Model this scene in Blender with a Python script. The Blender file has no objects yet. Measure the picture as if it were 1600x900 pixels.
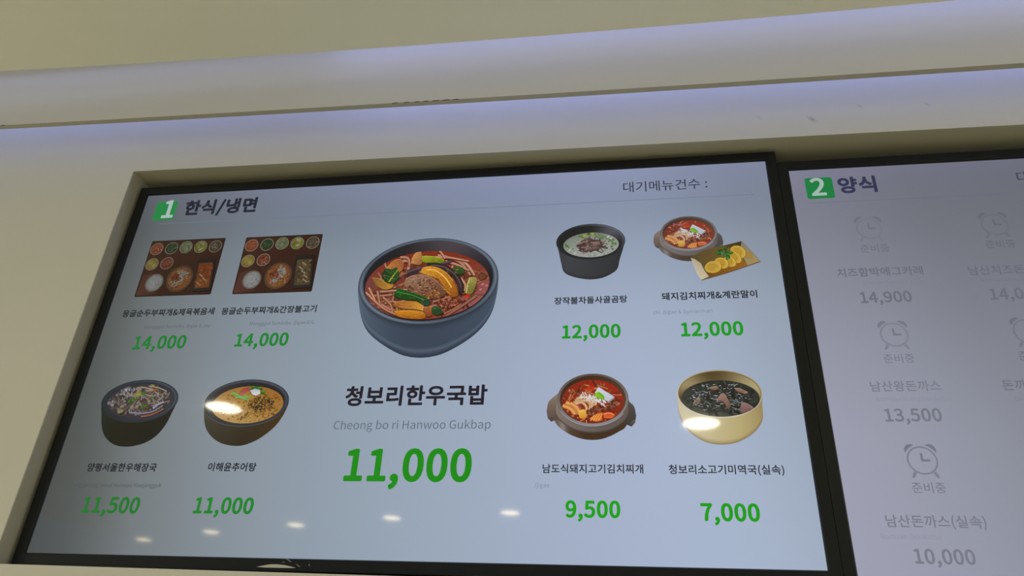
import bpy, bmesh, math, random
from mathutils import Vector, Matrix

# ------------------------------------------------------------------ camera, world, lights, exposure
SC = bpy.context.scene
COL = SC.collection
Z0 = 2.0                                    # height of the left screen's centre above the floor

cam_d = bpy.data.cameras.new('camera')
cam_d.sensor_width = 36.0
cam_d.lens = 36.0 * 1159.94 / 1600.0
cam_d.clip_start = 0.02
cam = bpy.data.objects.new('camera', cam_d)
COL.objects.link(cam)
_r = Vector((0.98843392, 0.14544222, 0.04295295))
_d = Vector((-0.03295252, 0.48244797, -0.87530457))
_f = Vector((-0.1480288, 0.86376532, 0.48166062))
_m = Matrix((_r, -_d, -_f)).transposed().to_4x4()
_m.translation = Vector((0.34572, -1.1098, Z0 - 0.51458))
cam.matrix_world = _m
SC.camera = cam

SC.view_settings.view_transform = 'Standard'
SC.view_settings.look = 'None'
SC.view_settings.exposure = 0.0
SC.view_settings.gamma = 1.0
SC.view_settings.use_curve_mapping = False
SC.cycles.use_denoising = True
SC.cycles.max_bounces = 8

NEAR_RADIANCE, FAR_RADIANCE, LEFT_FILL_RADIANCE, RIGHT_FILL_RADIANCE = 44.0, 27.0, 320.0, 230.0

world = bpy.data.worlds.new('World')
SC.world = world
world.use_nodes = True
wn = world.node_tree.nodes
wn['Background'].inputs['Color'].default_value = (0.98, 0.97, 0.97, 1)
wn['Background'].inputs['Strength'].default_value = 0.49


def area_light(name, loc, rot, sx, sy, power, color, spread=180):
    d = bpy.data.lights.new(name, 'AREA')
    d.shape = 'RECTANGLE'
    d.size, d.size_y = sx, sy
    d.energy = power
    d.color = color
    d.spread = math.radians(spread)
    o = bpy.data.objects.new(name, d)
    o.location = loc
    o.rotation_euler = rot
    COL.objects.link(o)
    return o


# cool LED strips: one hidden behind the hanging fascia, one in the slot between fascia and ceiling
COOL_LOW, COOL_HIGH = (0.38, 0.45, 1.0), (0.34, 0.41, 1.0)
area_light('cove_strip_lower', (2.0, -0.066, Z0 + 0.60), (math.radians(-25), 0, 0), 4.4, 0.012, 2.3, COOL_LOW)
area_light('cove_strip_lower', (-0.95, -0.066, Z0 + 0.60), (math.radians(-25), 0, 0), 1.5, 0.012, 0.52, COOL_LOW)
area_light('cove_strip_upper', (1.9, -0.145, Z0 + 0.62), (math.radians(-20), 0, 0), 4.2, 0.012, 1.50, COOL_HIGH)
area_light('cove_strip_upper', (-0.95, -0.145, Z0 + 0.62), (math.radians(-20), 0, 0), 1.5, 0.012, 0.20, COOL_HIGH)

# ------------------------------------------------------------------ helpers


def lin(c):
    return tuple(((v / 255) / 12.92) if v / 255 <= 0.04045 else ((v / 255 + 0.055) / 1.055) ** 2.4 for v in c)


def tag(o, label=None, cat=None, group=None, kind=None):
    for k, v in (('label', label), ('category', cat), ('group', group), ('kind', kind)):
        if v:
            o[k] = v
    return o


def link_mesh(name, verts, faces, mat, parent=None, smooth=False, bevel=0.0):
    me = bpy.data.meshes.new(name)
    me.from_pydata(verts, [], faces)
    me.update()
    me.materials.append(mat)
    if smooth:
        for p in me.polygons:
            p.use_smooth = True
    o = bpy.data.objects.new(name, me)
    COL.objects.link(o)
    if parent:
        o.parent = parent
    if bevel:
        b = o.modifiers.new('bevel', 'BEVEL')
        b.width = bevel
        b.segments = 3
        b.limit_method = 'ANGLE'
        b.angle_limit = math.radians(40)
    return o


def empty(name, loc):
    o = bpy.data.objects.new(name, None)
    o.location = loc
    o.empty_display_size = 0.05
    COL.objects.link(o)
    return o


def box(x0, x1, y0, y1, z0, z1):
    v = [(x, y, z) for x in (x0, x1) for y in (y0, y1) for z in (z0, z1)]
    f = [(0, 1, 3, 2), (4, 6, 7, 5), (0, 4, 5, 1), (2, 3, 7, 6), (0, 2, 6, 4), (1, 5, 7, 3)]
    return v, f


# ------------------------------------------------------------------ materials


def principled(name, color, rough=0.5, spec=0.5, coat=0.0, coat_rough=0.05):
    m = bpy.data.materials.new(name)
    m.use_nodes = True
    b = m.node_tree.nodes['Principled BSDF']
    b.inputs['Base Color'].default_value = (*color, 1)
    b.inputs['Roughness'].default_value = rough
    b.inputs['Specular IOR Level'].default_value = spec
    b.inputs['Coat Weight'].default_value = coat
    b.inputs['Coat Roughness'].default_value = coat_rough
    return m, m.node_tree, b


def paint(name, c0, c1, scale, rough=0.75, bump=0.02):
    """painted plasterboard: faint roller mottling"""
    m, nt, b = principled(name, c0, rough, 0.3)
    tc = nt.nodes.new('ShaderNodeTexCoord')
    n1 = nt.nodes.new('ShaderNodeTexNoise')
    n1.inputs['Scale'].default_value = scale
    n1.inputs['Detail'].default_value = 4
    mx = nt.nodes.new('ShaderNodeMix')
    mx.data_type = 'RGBA'
    mx.inputs['A'].default_value = (*c0, 1)
    mx.inputs['B'].default_value = (*c1, 1)
    nt.links.new(tc.outputs['Object'], n1.inputs['Vector'])
    nt.links.new(n1.outputs['Fac'], mx.inputs['Factor'])
    nt.links.new(mx.outputs['Result'], b.inputs['Base Color'])
    n2 = nt.nodes.new('ShaderNodeTexNoise')
    n2.inputs['Scale'].default_value = 180
    bp = nt.nodes.new('ShaderNodeBump')
    bp.inputs['Strength'].default_value = bump
    bp.inputs['Distance'].default_value = 0.002
    nt.links.new(tc.outputs['Object'], n2.inputs['Vector'])
    nt.links.new(n2.outputs['Fac'], bp.inputs['Height'])
    nt.links.new(bp.outputs['Normal'], b.inputs['Normal'])
    return m


M_WALL = paint('wall_paint', (0.80, 0.79, 0.74), (0.77, 0.76, 0.70), 3.0)


def add_smudges(m, marks):
    """soft grey rub marks at fixed places on the wall (metres)"""
    nt = m.node_tree
    b = nt.nodes['Principled BSDF']
    src = b.inputs['Base Color'].links[0].from_socket
    tc = nt.nodes.new('ShaderNodeTexCoord')
    for x, z, r, k in marks:
        mp = nt.nodes.new('ShaderNodeMapping')
        mp.vector_type = 'TEXTURE'
        mp.inputs['Location'].default_value = (x, -0.03, Z0 + z)
        mp.inputs['Rotation'].default_value = (0, 0.8, 0)
        mp.inputs['Scale'].default_value = (r, r, r * 0.45)
        gr = nt.nodes.new('ShaderNodeTexGradient')
        gr.gradient_type = 'QUADRATIC_SPHERE'
        mx = nt.nodes.new('ShaderNodeMix')
        mx.data_type = 'RGBA'
        mx.inputs['B'].default_value = (0.42, 0.41, 0.40, 1)
        mu = nt.nodes.new('ShaderNodeMath')
        mu.operation = 'MULTIPLY'
        mu.inputs[1].default_value = k
        nt.links.new(tc.outputs['Object'], mp.inputs['Vector'])
        nt.links.new(mp.outputs['Vector'], gr.inputs['Vector'])
        nt.links.new(gr.outputs['Fac'], mu.inputs[0])
        nt.links.new(mu.outputs[0], mx.inputs['Factor'])
        nt.links.new(src, mx.inputs['A'])
        src = mx.outputs['Result']
    nt.links.new(src, b.inputs['Base Color'])


add_smudges(M_WALL, [(0.690, 0.4125, 0.016, 0.9), (0.775, 0.436, 0.010, 0.6), (0.885, 0.431, 0.009, 0.6), (0.60, 0.424, 0.012, 0.25)])
M_FASCIA = paint('fascia_paint', (0.80, 0.79, 0.76), (0.77, 0.76, 0.73), 2.0)
M_CEIL = paint('ceiling_paint', (0.90, 0.89, 0.80), (0.88, 0.87, 0.78), 2.0)
M_FLOOR = paint('floor_tile', (0.66, 0.64, 0.58), (0.61, 0.59, 0.53), 1.5, 0.35)
M_BEZEL = principled('bezel_plastic', (0.005, 0.0065, 0.0085), 0.38, 0.3)[0]
M_CASE = principled('case_metal', (0.02, 0.02, 0.022), 0.5)[0]
M_EDGE = paint('board_underside', (0.50, 0.48, 0.40), (0.44, 0.42, 0.35), 30.0)  # fascia underside, darker and browner than its faces
M_SCUFF = principled('chipped_edge', (0.02, 0.018, 0.015), 0.9)[0]
M_STREAK = principled('streak_grey', (0.25, 0.25, 0.24), 0.6)[0]
M_CRESCENT = principled('crescent_white', (0.75, 0.73, 0.66), 0.7)[0]
M_NICHE = paint('niche_shade_paint', (0.50, 0.48, 0.385), (0.47, 0.45, 0.36), 3.0)  # wall paint inside the niche, recess shade put into its colour
M_RING = principled('lamp_ring_white', (0.8, 0.8, 0.78), 0.4)[0]

GLASS = dict(rough=0.21, spec=0.10, coat=0.8, coat_rough=0.042)


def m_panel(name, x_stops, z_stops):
    """lit LCD: view-angle falloff and header reflection painted into the emission (object coordinates, metres)"""
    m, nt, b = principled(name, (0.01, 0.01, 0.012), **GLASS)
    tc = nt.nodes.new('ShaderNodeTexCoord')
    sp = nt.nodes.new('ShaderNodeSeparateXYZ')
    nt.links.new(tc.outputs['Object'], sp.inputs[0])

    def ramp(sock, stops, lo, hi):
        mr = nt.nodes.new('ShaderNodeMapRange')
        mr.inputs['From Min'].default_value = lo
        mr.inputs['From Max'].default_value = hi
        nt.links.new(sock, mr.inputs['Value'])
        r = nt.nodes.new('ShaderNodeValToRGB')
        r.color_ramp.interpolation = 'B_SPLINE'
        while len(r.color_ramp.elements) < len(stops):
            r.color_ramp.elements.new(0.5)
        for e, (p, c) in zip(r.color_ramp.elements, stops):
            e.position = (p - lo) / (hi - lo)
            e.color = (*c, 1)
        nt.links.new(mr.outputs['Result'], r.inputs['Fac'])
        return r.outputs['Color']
    ad = nt.nodes.new('ShaderNodeMath')          # the painted dimming runs slightly askew
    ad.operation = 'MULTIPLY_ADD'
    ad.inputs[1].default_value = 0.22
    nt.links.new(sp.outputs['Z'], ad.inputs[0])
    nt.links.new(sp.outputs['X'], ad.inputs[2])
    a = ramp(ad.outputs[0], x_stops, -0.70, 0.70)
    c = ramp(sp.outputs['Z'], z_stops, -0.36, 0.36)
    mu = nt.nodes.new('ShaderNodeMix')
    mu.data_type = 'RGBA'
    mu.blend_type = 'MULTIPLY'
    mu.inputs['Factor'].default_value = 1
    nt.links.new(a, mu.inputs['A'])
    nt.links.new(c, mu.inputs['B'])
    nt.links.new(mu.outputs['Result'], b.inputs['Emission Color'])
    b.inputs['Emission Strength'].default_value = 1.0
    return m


def g3(v):
    return (v, v, v)


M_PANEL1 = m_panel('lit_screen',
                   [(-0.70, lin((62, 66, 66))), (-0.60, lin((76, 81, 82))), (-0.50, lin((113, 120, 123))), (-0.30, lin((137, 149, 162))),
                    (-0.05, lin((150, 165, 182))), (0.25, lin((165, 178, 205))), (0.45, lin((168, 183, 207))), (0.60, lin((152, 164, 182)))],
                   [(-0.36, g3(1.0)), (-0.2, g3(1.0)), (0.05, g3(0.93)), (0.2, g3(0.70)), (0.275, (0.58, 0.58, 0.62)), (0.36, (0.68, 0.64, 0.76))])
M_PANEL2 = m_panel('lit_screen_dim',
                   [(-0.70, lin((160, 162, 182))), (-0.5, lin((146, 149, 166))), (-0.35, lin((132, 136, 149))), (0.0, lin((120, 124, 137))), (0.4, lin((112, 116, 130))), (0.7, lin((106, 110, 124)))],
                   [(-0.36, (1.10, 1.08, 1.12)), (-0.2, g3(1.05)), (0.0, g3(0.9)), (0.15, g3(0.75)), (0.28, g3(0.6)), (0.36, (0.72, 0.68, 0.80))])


def m_image():
    """picture shown by the screen: each patch carries its own displayed colour"""
    m, nt, b = principled('screen_image', (0.01, 0.01, 0.012), **GLASS)
    at = nt.nodes.new('ShaderNodeAttribute')
    at.attribute_name = 'Col'
    nt.links.new(at.outputs['Color'], b.inputs['Emission Color'])
    b.inputs['Emission Strength'].default_value = 1.0
    m.cycles.emission_sampling = 'NONE'
    return m


M_IMAGE = m_image()

# ------------------------------------------------------------------ glyph outlines (units: 1/1000 em) for the lettering on the screens
GLYPHS = {}
for _l in '''&680|259,-13 340,-3 410,27 470,71 529,33 586,5 639,-13 663,63 526,133 579,213 621,301 654,395 569,395 542,315 508,243 466,179 398,241 334,311 280,385 359,446 421,516 445,602 428,677 379,728 301,746 213,723 154,662 133,574 139,519 155,462 181,402 110,346 57,278 36,190 65,85 143,13;410,119 366,88 319,67 270,60 196,77 144,124 125,195 138,248 171,295 218,338 275,260 340,186;246,445 211,575 222,630 254,668 302,682 342,671 364,641 371,600 354,541 308,491
(338|239,-196 295,-171 224,-21 182,142 168,311 182,479 224,642 295,792 239,818 160,664 110,496 92,311 110,125 160,-42
)338|99,-196 178,-42 228,125 246,311 228,496 178,664 99,818 42,792 114,642 157,479 171,311 157,142 114,-21 42,-171
,278|75,-190 153,-140 203,-69 221,19 212,77 185,113 144,126 110,118 85,96 75,62 84,28 109,6 142,-2 153,-1 140,-57 106,-102 53,-136
/392|11,-179 78,-179 377,794 311,794
0555|278,-13 355,2 418,48 466,124 496,231 506,369 496,506 466,612 418,687 355,731 278,746 201,731 137,687 90,612 60,506 50,369 60,231 90,124 137,48 201,2;278,61 205,93 156,194 138,369 156,543 205,643 278,674 351,643 400,543 418,369 400,194 351,93
1555|88,0 490,0 490,76 343,76 343,733 273,733 121,681 121,623 252,623 252,76 88,76
2555|44,0 505,0 505,79 302,79 182,72 333,231 434,383 470,531 444,645 370,719 256,746 172,733 102,696 40,639 93,587 137,631 188,661 245,672 321,653 365,602 380,527 344,393 233,238 44,54
3555|263,-13 383,12 467,84 499,196 478,285 423,347 344,382 344,387 413,425 458,484 474,563 446,662 371,725 260,746 182,735 115,704 56,659 105,601 150,638 201,663 257,672 323,658 366,617 381,556 362,485 298,435 178,416 178,346 313,328 385,277 406,199 387,126 335,80 257,63 183,75 124,106 76,147 29,88 86,38 162,1
4555|340,0 426,0 426,202 524,202 524,275 426,275 426,733 325,733 20,262 20,202 340,202;340,275 115,275 282,525 341,633 345,633 340,500
5555|262,-13 379,17 467,102 502,238 472,371 392,447 281,472 171,443 190,655 466,655 466,733 110,733 86,391 135,360 174,384 213,398 257,403 337,383 390,326 409,236 388,144 332,84 253,63 178,75 119,104 73,144 27,84 85,37 161,1
6555|301,-13 407,17 483,100 512,225 487,353 416,430 308,455 250,445 192,414 142,367 153,486 181,572 222,630 273,661 331,671 375,664 414,645 447,615 499,671 453,710 396,737 327,746 244,733 170,690 111,614 71,502 56,350 68,219 102,118 154,45 222,2;144,294 194,348 245,378 293,387 367,367 411,311 425,225 409,138 364,80 301,59 222,86 169,166
7555|198,0 293,0 316,255 379,468 508,678 508,733 49,733 49,655 405,655 290,458 226,249
8555|280,-13 400,12 480,80 509,176 492,263 446,325 386,369 386,374 430,418 468,479 483,551 459,651 390,719 282,744 179,721 108,656 81,558 95,488 131,432 180,389 180,385 116,338 66,270 46,182 76,81 159,12;330,398 248,435 188,486 164,558 179,620 221,661 281,676 348,659 390,612 405,546 397,494 371,444;281,55 202,73 147,120 127,190 140,256 176,312 228,356 325,314 395,260 422,179 404,114 355,71
9555|235,-13 315,1 388,46 447,125 487,241 501,398 489,524 455,621 402,691 334,732 254,746 149,716 73,633 44,508 69,381 139,304 246,278 307,289 365,320 415,367 385,187 320,91 232,63 186,70 144,89 108,119 58,62 104,23 163,-3;414,444 364,388 312,356 261,346 188,366 145,423 130,508 147,596 191,654 255,675 335,649 389,571
:278|139,390 172,399 196,423 205,460 196,497 172,521 139,530 105,521 82,497 73,460 82,423 105,399;139,-13 172,-4 196,20 205,56 196,93 172,117 139,126 105,117 82,93 73,56 82,20 105,-4
C638|377,-13 465,-1 539,35 602,92 551,151 502,106 446,78 381,68 260,105 181,209 153,369 182,527 263,629 384,665 442,656 492,632 534,596 584,656 533,700 465,733 383,746 278,729 188,681 119,602 74,497 58,366 74,235 118,130 186,52 274,4
D688|101,0 288,0 408,16 504,63 573,139 615,242 629,369 615,497 573,598 503,672 406,718 284,733 101,733;193,76 193,658 276,658 369,646 442,610 493,551 524,471 534,369 524,268 493,186 442,126 369,89 276,76
E589|101,0 534,0 534,79 193,79 193,346 471,346 471,425 193,425 193,655 523,655 523,733 101,733
G689|389,-13 481,-2 557,28 615,72 615,380 374,380 374,303 530,303 530,111 495,88 449,73 398,68 312,82 244,121 194,183 163,267 153,369 164,470 196,552 247,614 315,652 397,665 462,656 514,631 555,596 605,656 554,699 485,733 394,746 285,729 192,681 120,602 74,497 58,366 74,235 119,130 189,52 281,4
H728|101,0 193,0 193,346 535,346 535,0 628,0 628,733 535,733 535,426 193,426 193,733 101,733
J535|237,-13 353,18 419,99 439,215 439,733 346,733 346,224 333,134 294,84 228,68 179,76 137,103 101,151 35,103 86,39 153,0
M812|101,0 184,0 184,406 172,622 176,622 235,455 374,74 436,74 574,455 633,622 637,622 625,406 625,0 711,0 711,733 600,733 460,341 409,188 405,188 352,341 212,733 101,733
N723|101,0 188,0 188,385 177,614 181,614 260,463 527,0 622,0 622,733 534,733 534,352 547,120 542,120 463,271 195,733 101,733
S596|304,-13 437,15 523,90 553,195 533,286 479,348 402,391 298,436 241,463 195,501 176,559 193,616 241,652 313,665 377,657 432,634 480,597 528,656 469,703 396,735 313,746 194,721 112,653 82,552 106,462 162,402 231,364 336,318 399,287 443,248 459,187 441,125 388,83 305,68 230,79 162,111 103,159 48,95 119,38 205,0
W878|181,0 291,0 400,442 437,609 441,609 477,442 588,0 700,0 851,733 763,733 684,334 644,96 638,96 586,334 484,733 399,733 298,334 246,96 242,96 198,334 121,733 26,733
Y531|219,0 311,0 311,284 532,733 436,733 342,526 268,365 264,365 192,526 97,733 -1,733 219,284
a563|217,-13 282,-2 342,26 397,65 400,65 408,0 483,0 483,334 464,452 403,529 295,557 212,546 139,519 82,486 117,423 164,451 219,473 280,481 349,461 383,411 392,344 203,306 94,240 59,141 80,58 136,5;243,61 194,70 160,97 147,147 170,209 247,254 392,283 392,132 341,93 293,69
b618|331,-13 403,0 468,37 520,97 555,178 567,280 542,427 469,523 351,557 291,547 233,520 180,481 184,578 184,796 92,796 92,0 165,0 173,56 177,56 227,19 279,-5;316,64 276,69 231,87 184,120 184,406 234,447 282,472 328,480 412,455 458,385 472,279 452,164 397,90
c510|306,-13 370,-5 429,19 482,55 442,117 405,90 362,70 314,63 226,89 167,162 146,271 168,381 229,454 317,480 357,474 393,458 425,433 471,493 429,525 377,548 313,557 232,545 161,509 104,450 66,370 52,271 65,172 100,93 154,35 224,-1
d620|277,-13 339,-2 395,25 442,64 445,64 453,0 528,0 528,796 436,796 436,587 441,494 394,528 346,550 288,557 172,522 86,424 53,271 81,117 159,20;297,64 216,89 165,160 147,272 168,381 225,454 304,480 348,474 392,456 436,423 436,138 391,97 345,72
e554|312,-13 380,-6 439,14 490,42 458,103 416,80 372,65 322,60 231,84 169,149 142,250 508,250 512,302 487,437 413,526 295,557 222,544 156,507 102,448 65,369 52,271 65,173 102,94 158,35 229,-1;141,315 169,407 225,464 297,484 370,465 416,408 432,315
g564|275,-250 421,-224 516,-156 550,-62 529,11 466,54 361,67 254,67 197,75 167,96 159,126 164,152 176,173 194,191 274,172 376,195 446,261 473,361 468,406 452,443 429,473 540,473 540,543 351,543 274,557 173,533 99,466 71,363 81,303 108,253 142,217 142,213 114,188 91,154 82,112 89,74 106,44 131,23 131,18 88,-17 60,-59 51,-105 80,-184 158,-233;274,234 217,250 175,295 159,363 175,432 216,475 274,490 333,475 375,432 390,363 374,295 332,250;288,-187 203,-175 150,-142 131,-92 137,-61 154,-29 186,0 256,-8 350,-8 411,-15 448,-36 460,-77 439,-130 379,-171
h607|92,0 184,0 184,394 234,440 281,468 332,477 391,462 424,415 435,332 435,0 526,0 526,344 508,461 454,533 360,557 292,545 233,512 180,466 184,578 184,796 92,796
i275|92,0 184,0 184,543 92,543;138,655 170,663 191,684 199,716 191,747 170,768 138,775 106,768 86,747 78,716 86,684 106,663
j275|35,-242 122,-220 169,-158 184,-62 184,543 93,543 93,-62 88,-119 67,-156 26,-169 -26,-159 -44,-228;138,655 169,663 191,684 199,716 191,747 169,768 138,775 106,768 85,747 77,716 85,684 106,663
k552|92,0 182,0 182,143 284,262 443,0 542,0 337,324 518,543 416,543 186,257 182,257 182,796 92,796
l284|188,-13 241,-5 228,65 209,63 196,67 187,79 184,102 184,796 92,796 92,108 102,42 133,1
m926|92,0 184,0 184,394 232,441 278,468 320,477 377,462 410,415 421,332 421,0 512,0 512,394 561,441 606,468 649,477 706,462 739,415 750,332 750,0 841,0 841,344 823,461 769,533 677,557 613,544 554,507 497,453 467,509 418,544 347,557 285,545 229,511 178,464 176,464 167,543 92,543
n610|92,0 184,0 184,394 234,440 281,468 332,477 391,462 424,415 435,332 435,0 526,0 526,344 508,461 454,533 360,557 291,545 231,511 178,464 176,464 167,543 92,543
o606|303,-13 380,-1 449,35 504,93 541,172 554,271 541,370 504,450 449,509 380,545 303,557 226,545 157,509 102,450 65,370 52,271 65,172 102,93 157,35 226,-1;303,63 221,89 166,162 146,271 166,381 221,454 303,480 386,454 441,381 461,271 441,162 386,89
p620|92,-229 184,-229 184,-45 181,50 231,15 281,-6 331,-13 403,0 468,37 520,97 555,178 567,280 542,427 469,523 351,557 289,546 231,518 178,480 176,480 167,543 92,543;316,64 277,69 232,87 184,120 184,406 235,447 282,472 328,480 412,455 458,385 472,279 452,164 397,90
r388|92,0 184,0 184,349 225,423 273,463 320,475 373,466 390,545 332,557 274,543 222,504 178,444 176,444 167,543 92,543
s468|234,-13 342,9 409,67 431,148 406,230 344,280 266,313 209,336 166,365 149,407 160,447 193,475 250,486 295,480 335,463 373,438 417,495 370,526 313,549 249,557 148,536 84,481 62,403 86,327 145,279 220,246 279,222 325,189 344,143 332,100 297,70 237,58 177,66 125,89 76,123 32,62 90,23 159,-3
t377|262,-13 363,7 345,76 283,61 233,73 207,109 199,165 199,469 347,469 347,543 199,543 199,696 123,696 113,543 27,538 27,469 108,469 108,168 122,73 171,10
u607|251,-13 319,-1 378,33 430,85 433,85 440,0 516,0 516,543 425,543 425,158 376,106 330,76 278,66 220,81 187,128 176,210 176,543 84,543 84,199 102,82 157,11
w802|178,0 284,0 361,291 398,449 403,449 440,293 518,0 629,0 776,543 688,543 609,229 576,78 571,78 533,229 448,543 359,543 274,229 238,78 233,78 201,229 120,543 27,543
y521|101,-234 193,-209 259,-142 304,-46 508,543 419,543 321,242 277,88 272,88 218,242 108,543 13,543 231,-1 219,-42 191,-102 151,-144 97,-159 55,-150 37,-223
간920|668,827 668,166 752,166 752,483 885,483 885,553 752,553 752,827;88,757 88,688 419,688 364,542 238,422 51,336 86,269 262,347 395,456 480,594 509,757;188,233 188,-58 791,-58 791,10 271,10 271,233
개920|536,803 536,-33 614,-33 614,395 736,395 736,-78 816,-78 816,827 736,827 736,463 614,463 614,803;85,710 85,642 355,642 316,464 219,306 50,175 98,116 260,238 364,381 420,540 436,710
건920|515,548 515,479 711,479 711,158 794,158 794,826 711,826 711,548;109,757 109,688 429,688 372,538 246,416 64,329 99,262 273,343 405,454 490,594 519,757;222,226 222,-58 817,-58 817,10 306,10 306,226
계920|739,827 739,-78 818,-78 818,827;89,712 89,644 354,644 311,465 211,308 49,177 98,117 245,230 347,361 409,508 557,508 557,349 394,349 394,281 557,281 557,-32 636,-32 636,803 557,803 557,576 424,576 436,712
고920|137,736 137,668 687,668 687,647 686,531 677,397 653,238 737,228 760,393 769,529 770,647 770,736;368,441 368,118 50,118 50,49 867,49 867,118 450,118 450,441
골920|147,790 147,723 681,723 664,525 746,517 763,732 763,790;386,623 386,466 51,466 51,400 866,400 866,466 468,466 468,623;149,-1 149,-67 789,-67 789,-1 231,-1 231,100 766,100 766,317 147,317 147,250 684,250 684,160 149,160
곰920|150,253 150,-66 765,-66 765,253;684,187 684,2 231,2 231,187;147,786 147,720 681,720 681,711 680,640 674,566 657,481 739,472 756,559 762,637 763,711 763,786;386,594 386,420 51,420 51,353 866,353 866,420 468,420 468,594
국920|135,228 135,161 686,161 686,-78 769,-78 769,228 500,228 500,393 870,393 870,461 741,461 757,560 763,645 764,718 764,784 154,784 154,716 682,716 681,644 675,560 658,461 50,461 50,393 417,393 417,228
그920|50,123 50,54 867,54 867,123;139,731 139,663 676,663 676,640 675,520 666,378 640,209 724,200 748,376 757,519 758,640 758,731
글920|50,490 50,423 870,423 870,490 744,490 758,584 764,663 764,730 764,788 154,788 154,721 682,721 681,657 675,581 660,490;149,-1 149,-67 789,-67 789,-1 231,-1 231,104 766,104 766,333 147,333 147,267 684,267 684,168 149,168
기920|709,827 709,-78 792,-78 792,827;103,729 103,662 442,662 409,509 336,373 220,255 61,158 105,91 299,216 429,367 503,540 526,729
김920|708,826 708,316 791,316 791,826;207,272 207,-65 791,-65 791,272;710,206 710,2 288,2 288,206;108,768 108,702 434,702 380,562 252,449 60,372 93,306 272,376 408,478 493,609 523,768
까920|677,827 677,-78 760,-78 760,385 895,385 895,454 760,454 760,827;75,729 75,660 243,660 217,485 154,321 46,173 112,126 239,311 303,515 321,729;350,729 350,660 490,660 469,469 412,283 303,112 370,66 496,277 554,504 568,729
남920|182,266 182,-65 752,-65 752,266;671,200 671,2 263,2 263,200;669,826 669,315 752,315 752,550 886,550 886,619 752,619 752,826;93,453 93,384 165,384 300,388 440,400 587,424 577,493 437,470 305,458 176,453 176,781 93,781
냉920|515,265 354,245 250,186 213,94 250,3 354,-56 515,-76 676,-56 780,3 817,94 780,186 676,245;515,199 632,187 707,151 734,94 707,38 632,3 515,-10 398,3 322,38 295,94 322,151 398,187;530,809 530,312 608,312 608,522 733,522 733,279 812,279 812,826 733,826 733,591 608,591 608,809;94,430 94,361 152,361 257,363 363,372 477,389 468,458 177,430 177,754 94,754
뉴920|154,781 154,454 771,454 771,522 237,522 237,781;50,324 50,256 261,256 261,-78 344,-78 344,256 573,256 573,-78 656,-78 656,256 867,256 867,324
대920|533,807 533,-31 610,-31 610,396 738,396 738,-78 817,-78 817,827 738,827 738,464 610,464 610,807;82,717 82,145 141,145 264,147 372,155 476,172 468,241 373,225 275,218 165,215 165,649 418,649 418,717
도920|154,754 154,337 417,337 417,105 50,105 50,36 870,36 870,105 499,105 499,337 775,337 775,404 237,404 237,686 766,686 766,754
돈920|153,781 153,468 417,468 417,351 50,351 50,284 868,284 868,351 500,351 500,468 774,468 774,536 236,536 236,713 766,713 766,781;155,202 155,-58 781,-58 781,10 237,10 237,202
돌920|50,434 50,367 867,367 867,434 500,434 500,520 770,520 770,587 241,587 241,724 761,724 761,792 159,792 159,520 417,520 417,434;151,-2 151,-67 789,-67 789,-2 232,-2 232,88 762,88 762,291 149,291 149,228 681,228 681,148 151,148
돼920|86,735 86,370 242,370 242,190 39,187 51,117 192,119 354,128 512,147 507,208 321,193 321,370 476,370 476,437 167,437 167,667 468,667 468,735;548,807 548,-30 626,-30 626,383 734,383 734,-78 814,-78 814,827 734,827 734,451 626,451 626,807
두920|162,774 162,423 766,423 766,490 246,490 246,706 754,706 754,774;49,305 49,237 416,237 416,-75 498,-75 498,237 869,237 869,305
란920|669,826 669,160 752,160 752,479 886,479 886,549 752,549 752,826;194,211 194,-58 793,-58 793,10 278,10 278,211;87,767 87,699 413,699 413,572 89,572 89,300 160,300 314,302 452,311 590,329 582,398 449,380 317,371 171,368 171,508 494,508 494,767
레920|738,827 738,-78 817,-78 817,827;78,727 78,659 320,659 320,480 80,480 80,145 140,145 251,147 363,154 483,171 476,239 365,223 262,216 160,214 160,413 400,413 400,727;555,805 555,502 443,502 443,434 555,434 555,-30 633,-30 633,805
리920|709,827 709,-79 791,-79 791,827;100,743 100,675 434,675 434,487 102,487 102,140 177,140 328,143 476,152 632,173 624,241 473,222 330,212 186,209 186,420 518,420 518,743
말920|87,776 87,413 503,413 503,776;422,709 422,480 168,480 168,709;669,827 669,367 752,367 752,563 885,563 885,632 752,632 752,827;180,1 180,-66 784,-66 784,1 261,1 261,102 752,102 752,324 178,324 178,258 670,258 670,164 180,164
메920|349,656 349,231 160,231 160,656;739,827 739,-78 819,-78 819,827;559,808 559,486 427,486 427,722 82,722 82,165 427,165 427,418 559,418 559,-32 638,-32 638,808
면920|423,681 423,391 173,391 173,681;504,599 711,599 711,474 504,474;711,826 711,668 504,668 504,748 92,748 92,325 504,325 504,406 711,406 711,166 794,166 794,826;213,225 213,-58 815,-58 815,10 296,10 296,225
몽920|681,723 681,553 236,553 236,723;458,244 292,225 185,171 148,84 185,-4 292,-58 458,-77 624,-58 730,-4 767,84 730,171 624,225;458,180 579,169 657,136 684,84 657,32 579,-1 458,-12 336,-1 259,32 232,84 259,136 336,169;50,383 50,316 867,316 867,383 500,383 500,486 762,486 762,789 155,789 155,486 417,486 417,383
미920|101,738 101,149 517,149 517,738;437,672 437,216 183,216 183,672;707,827 707,-79 790,-79 790,827
박920|164,233 164,165 669,165 669,-78 752,-78 752,233;87,770 87,342 506,342 506,770 424,770 424,629 169,629 169,770;169,563 424,563 424,409 169,409;669,827 669,281 752,281 752,523 885,523 885,592 752,592 752,827
밥920|87,781 87,370 506,370 506,781 424,781 424,649 169,649 169,781;169,583 424,583 424,437 169,437;182,288 182,-66 752,-66 752,288 669,288 669,180 264,180 264,288;264,114 669,114 669,2 264,2;669,827 669,330 752,330 752,549 885,549 885,619 752,619 752,827
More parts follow.
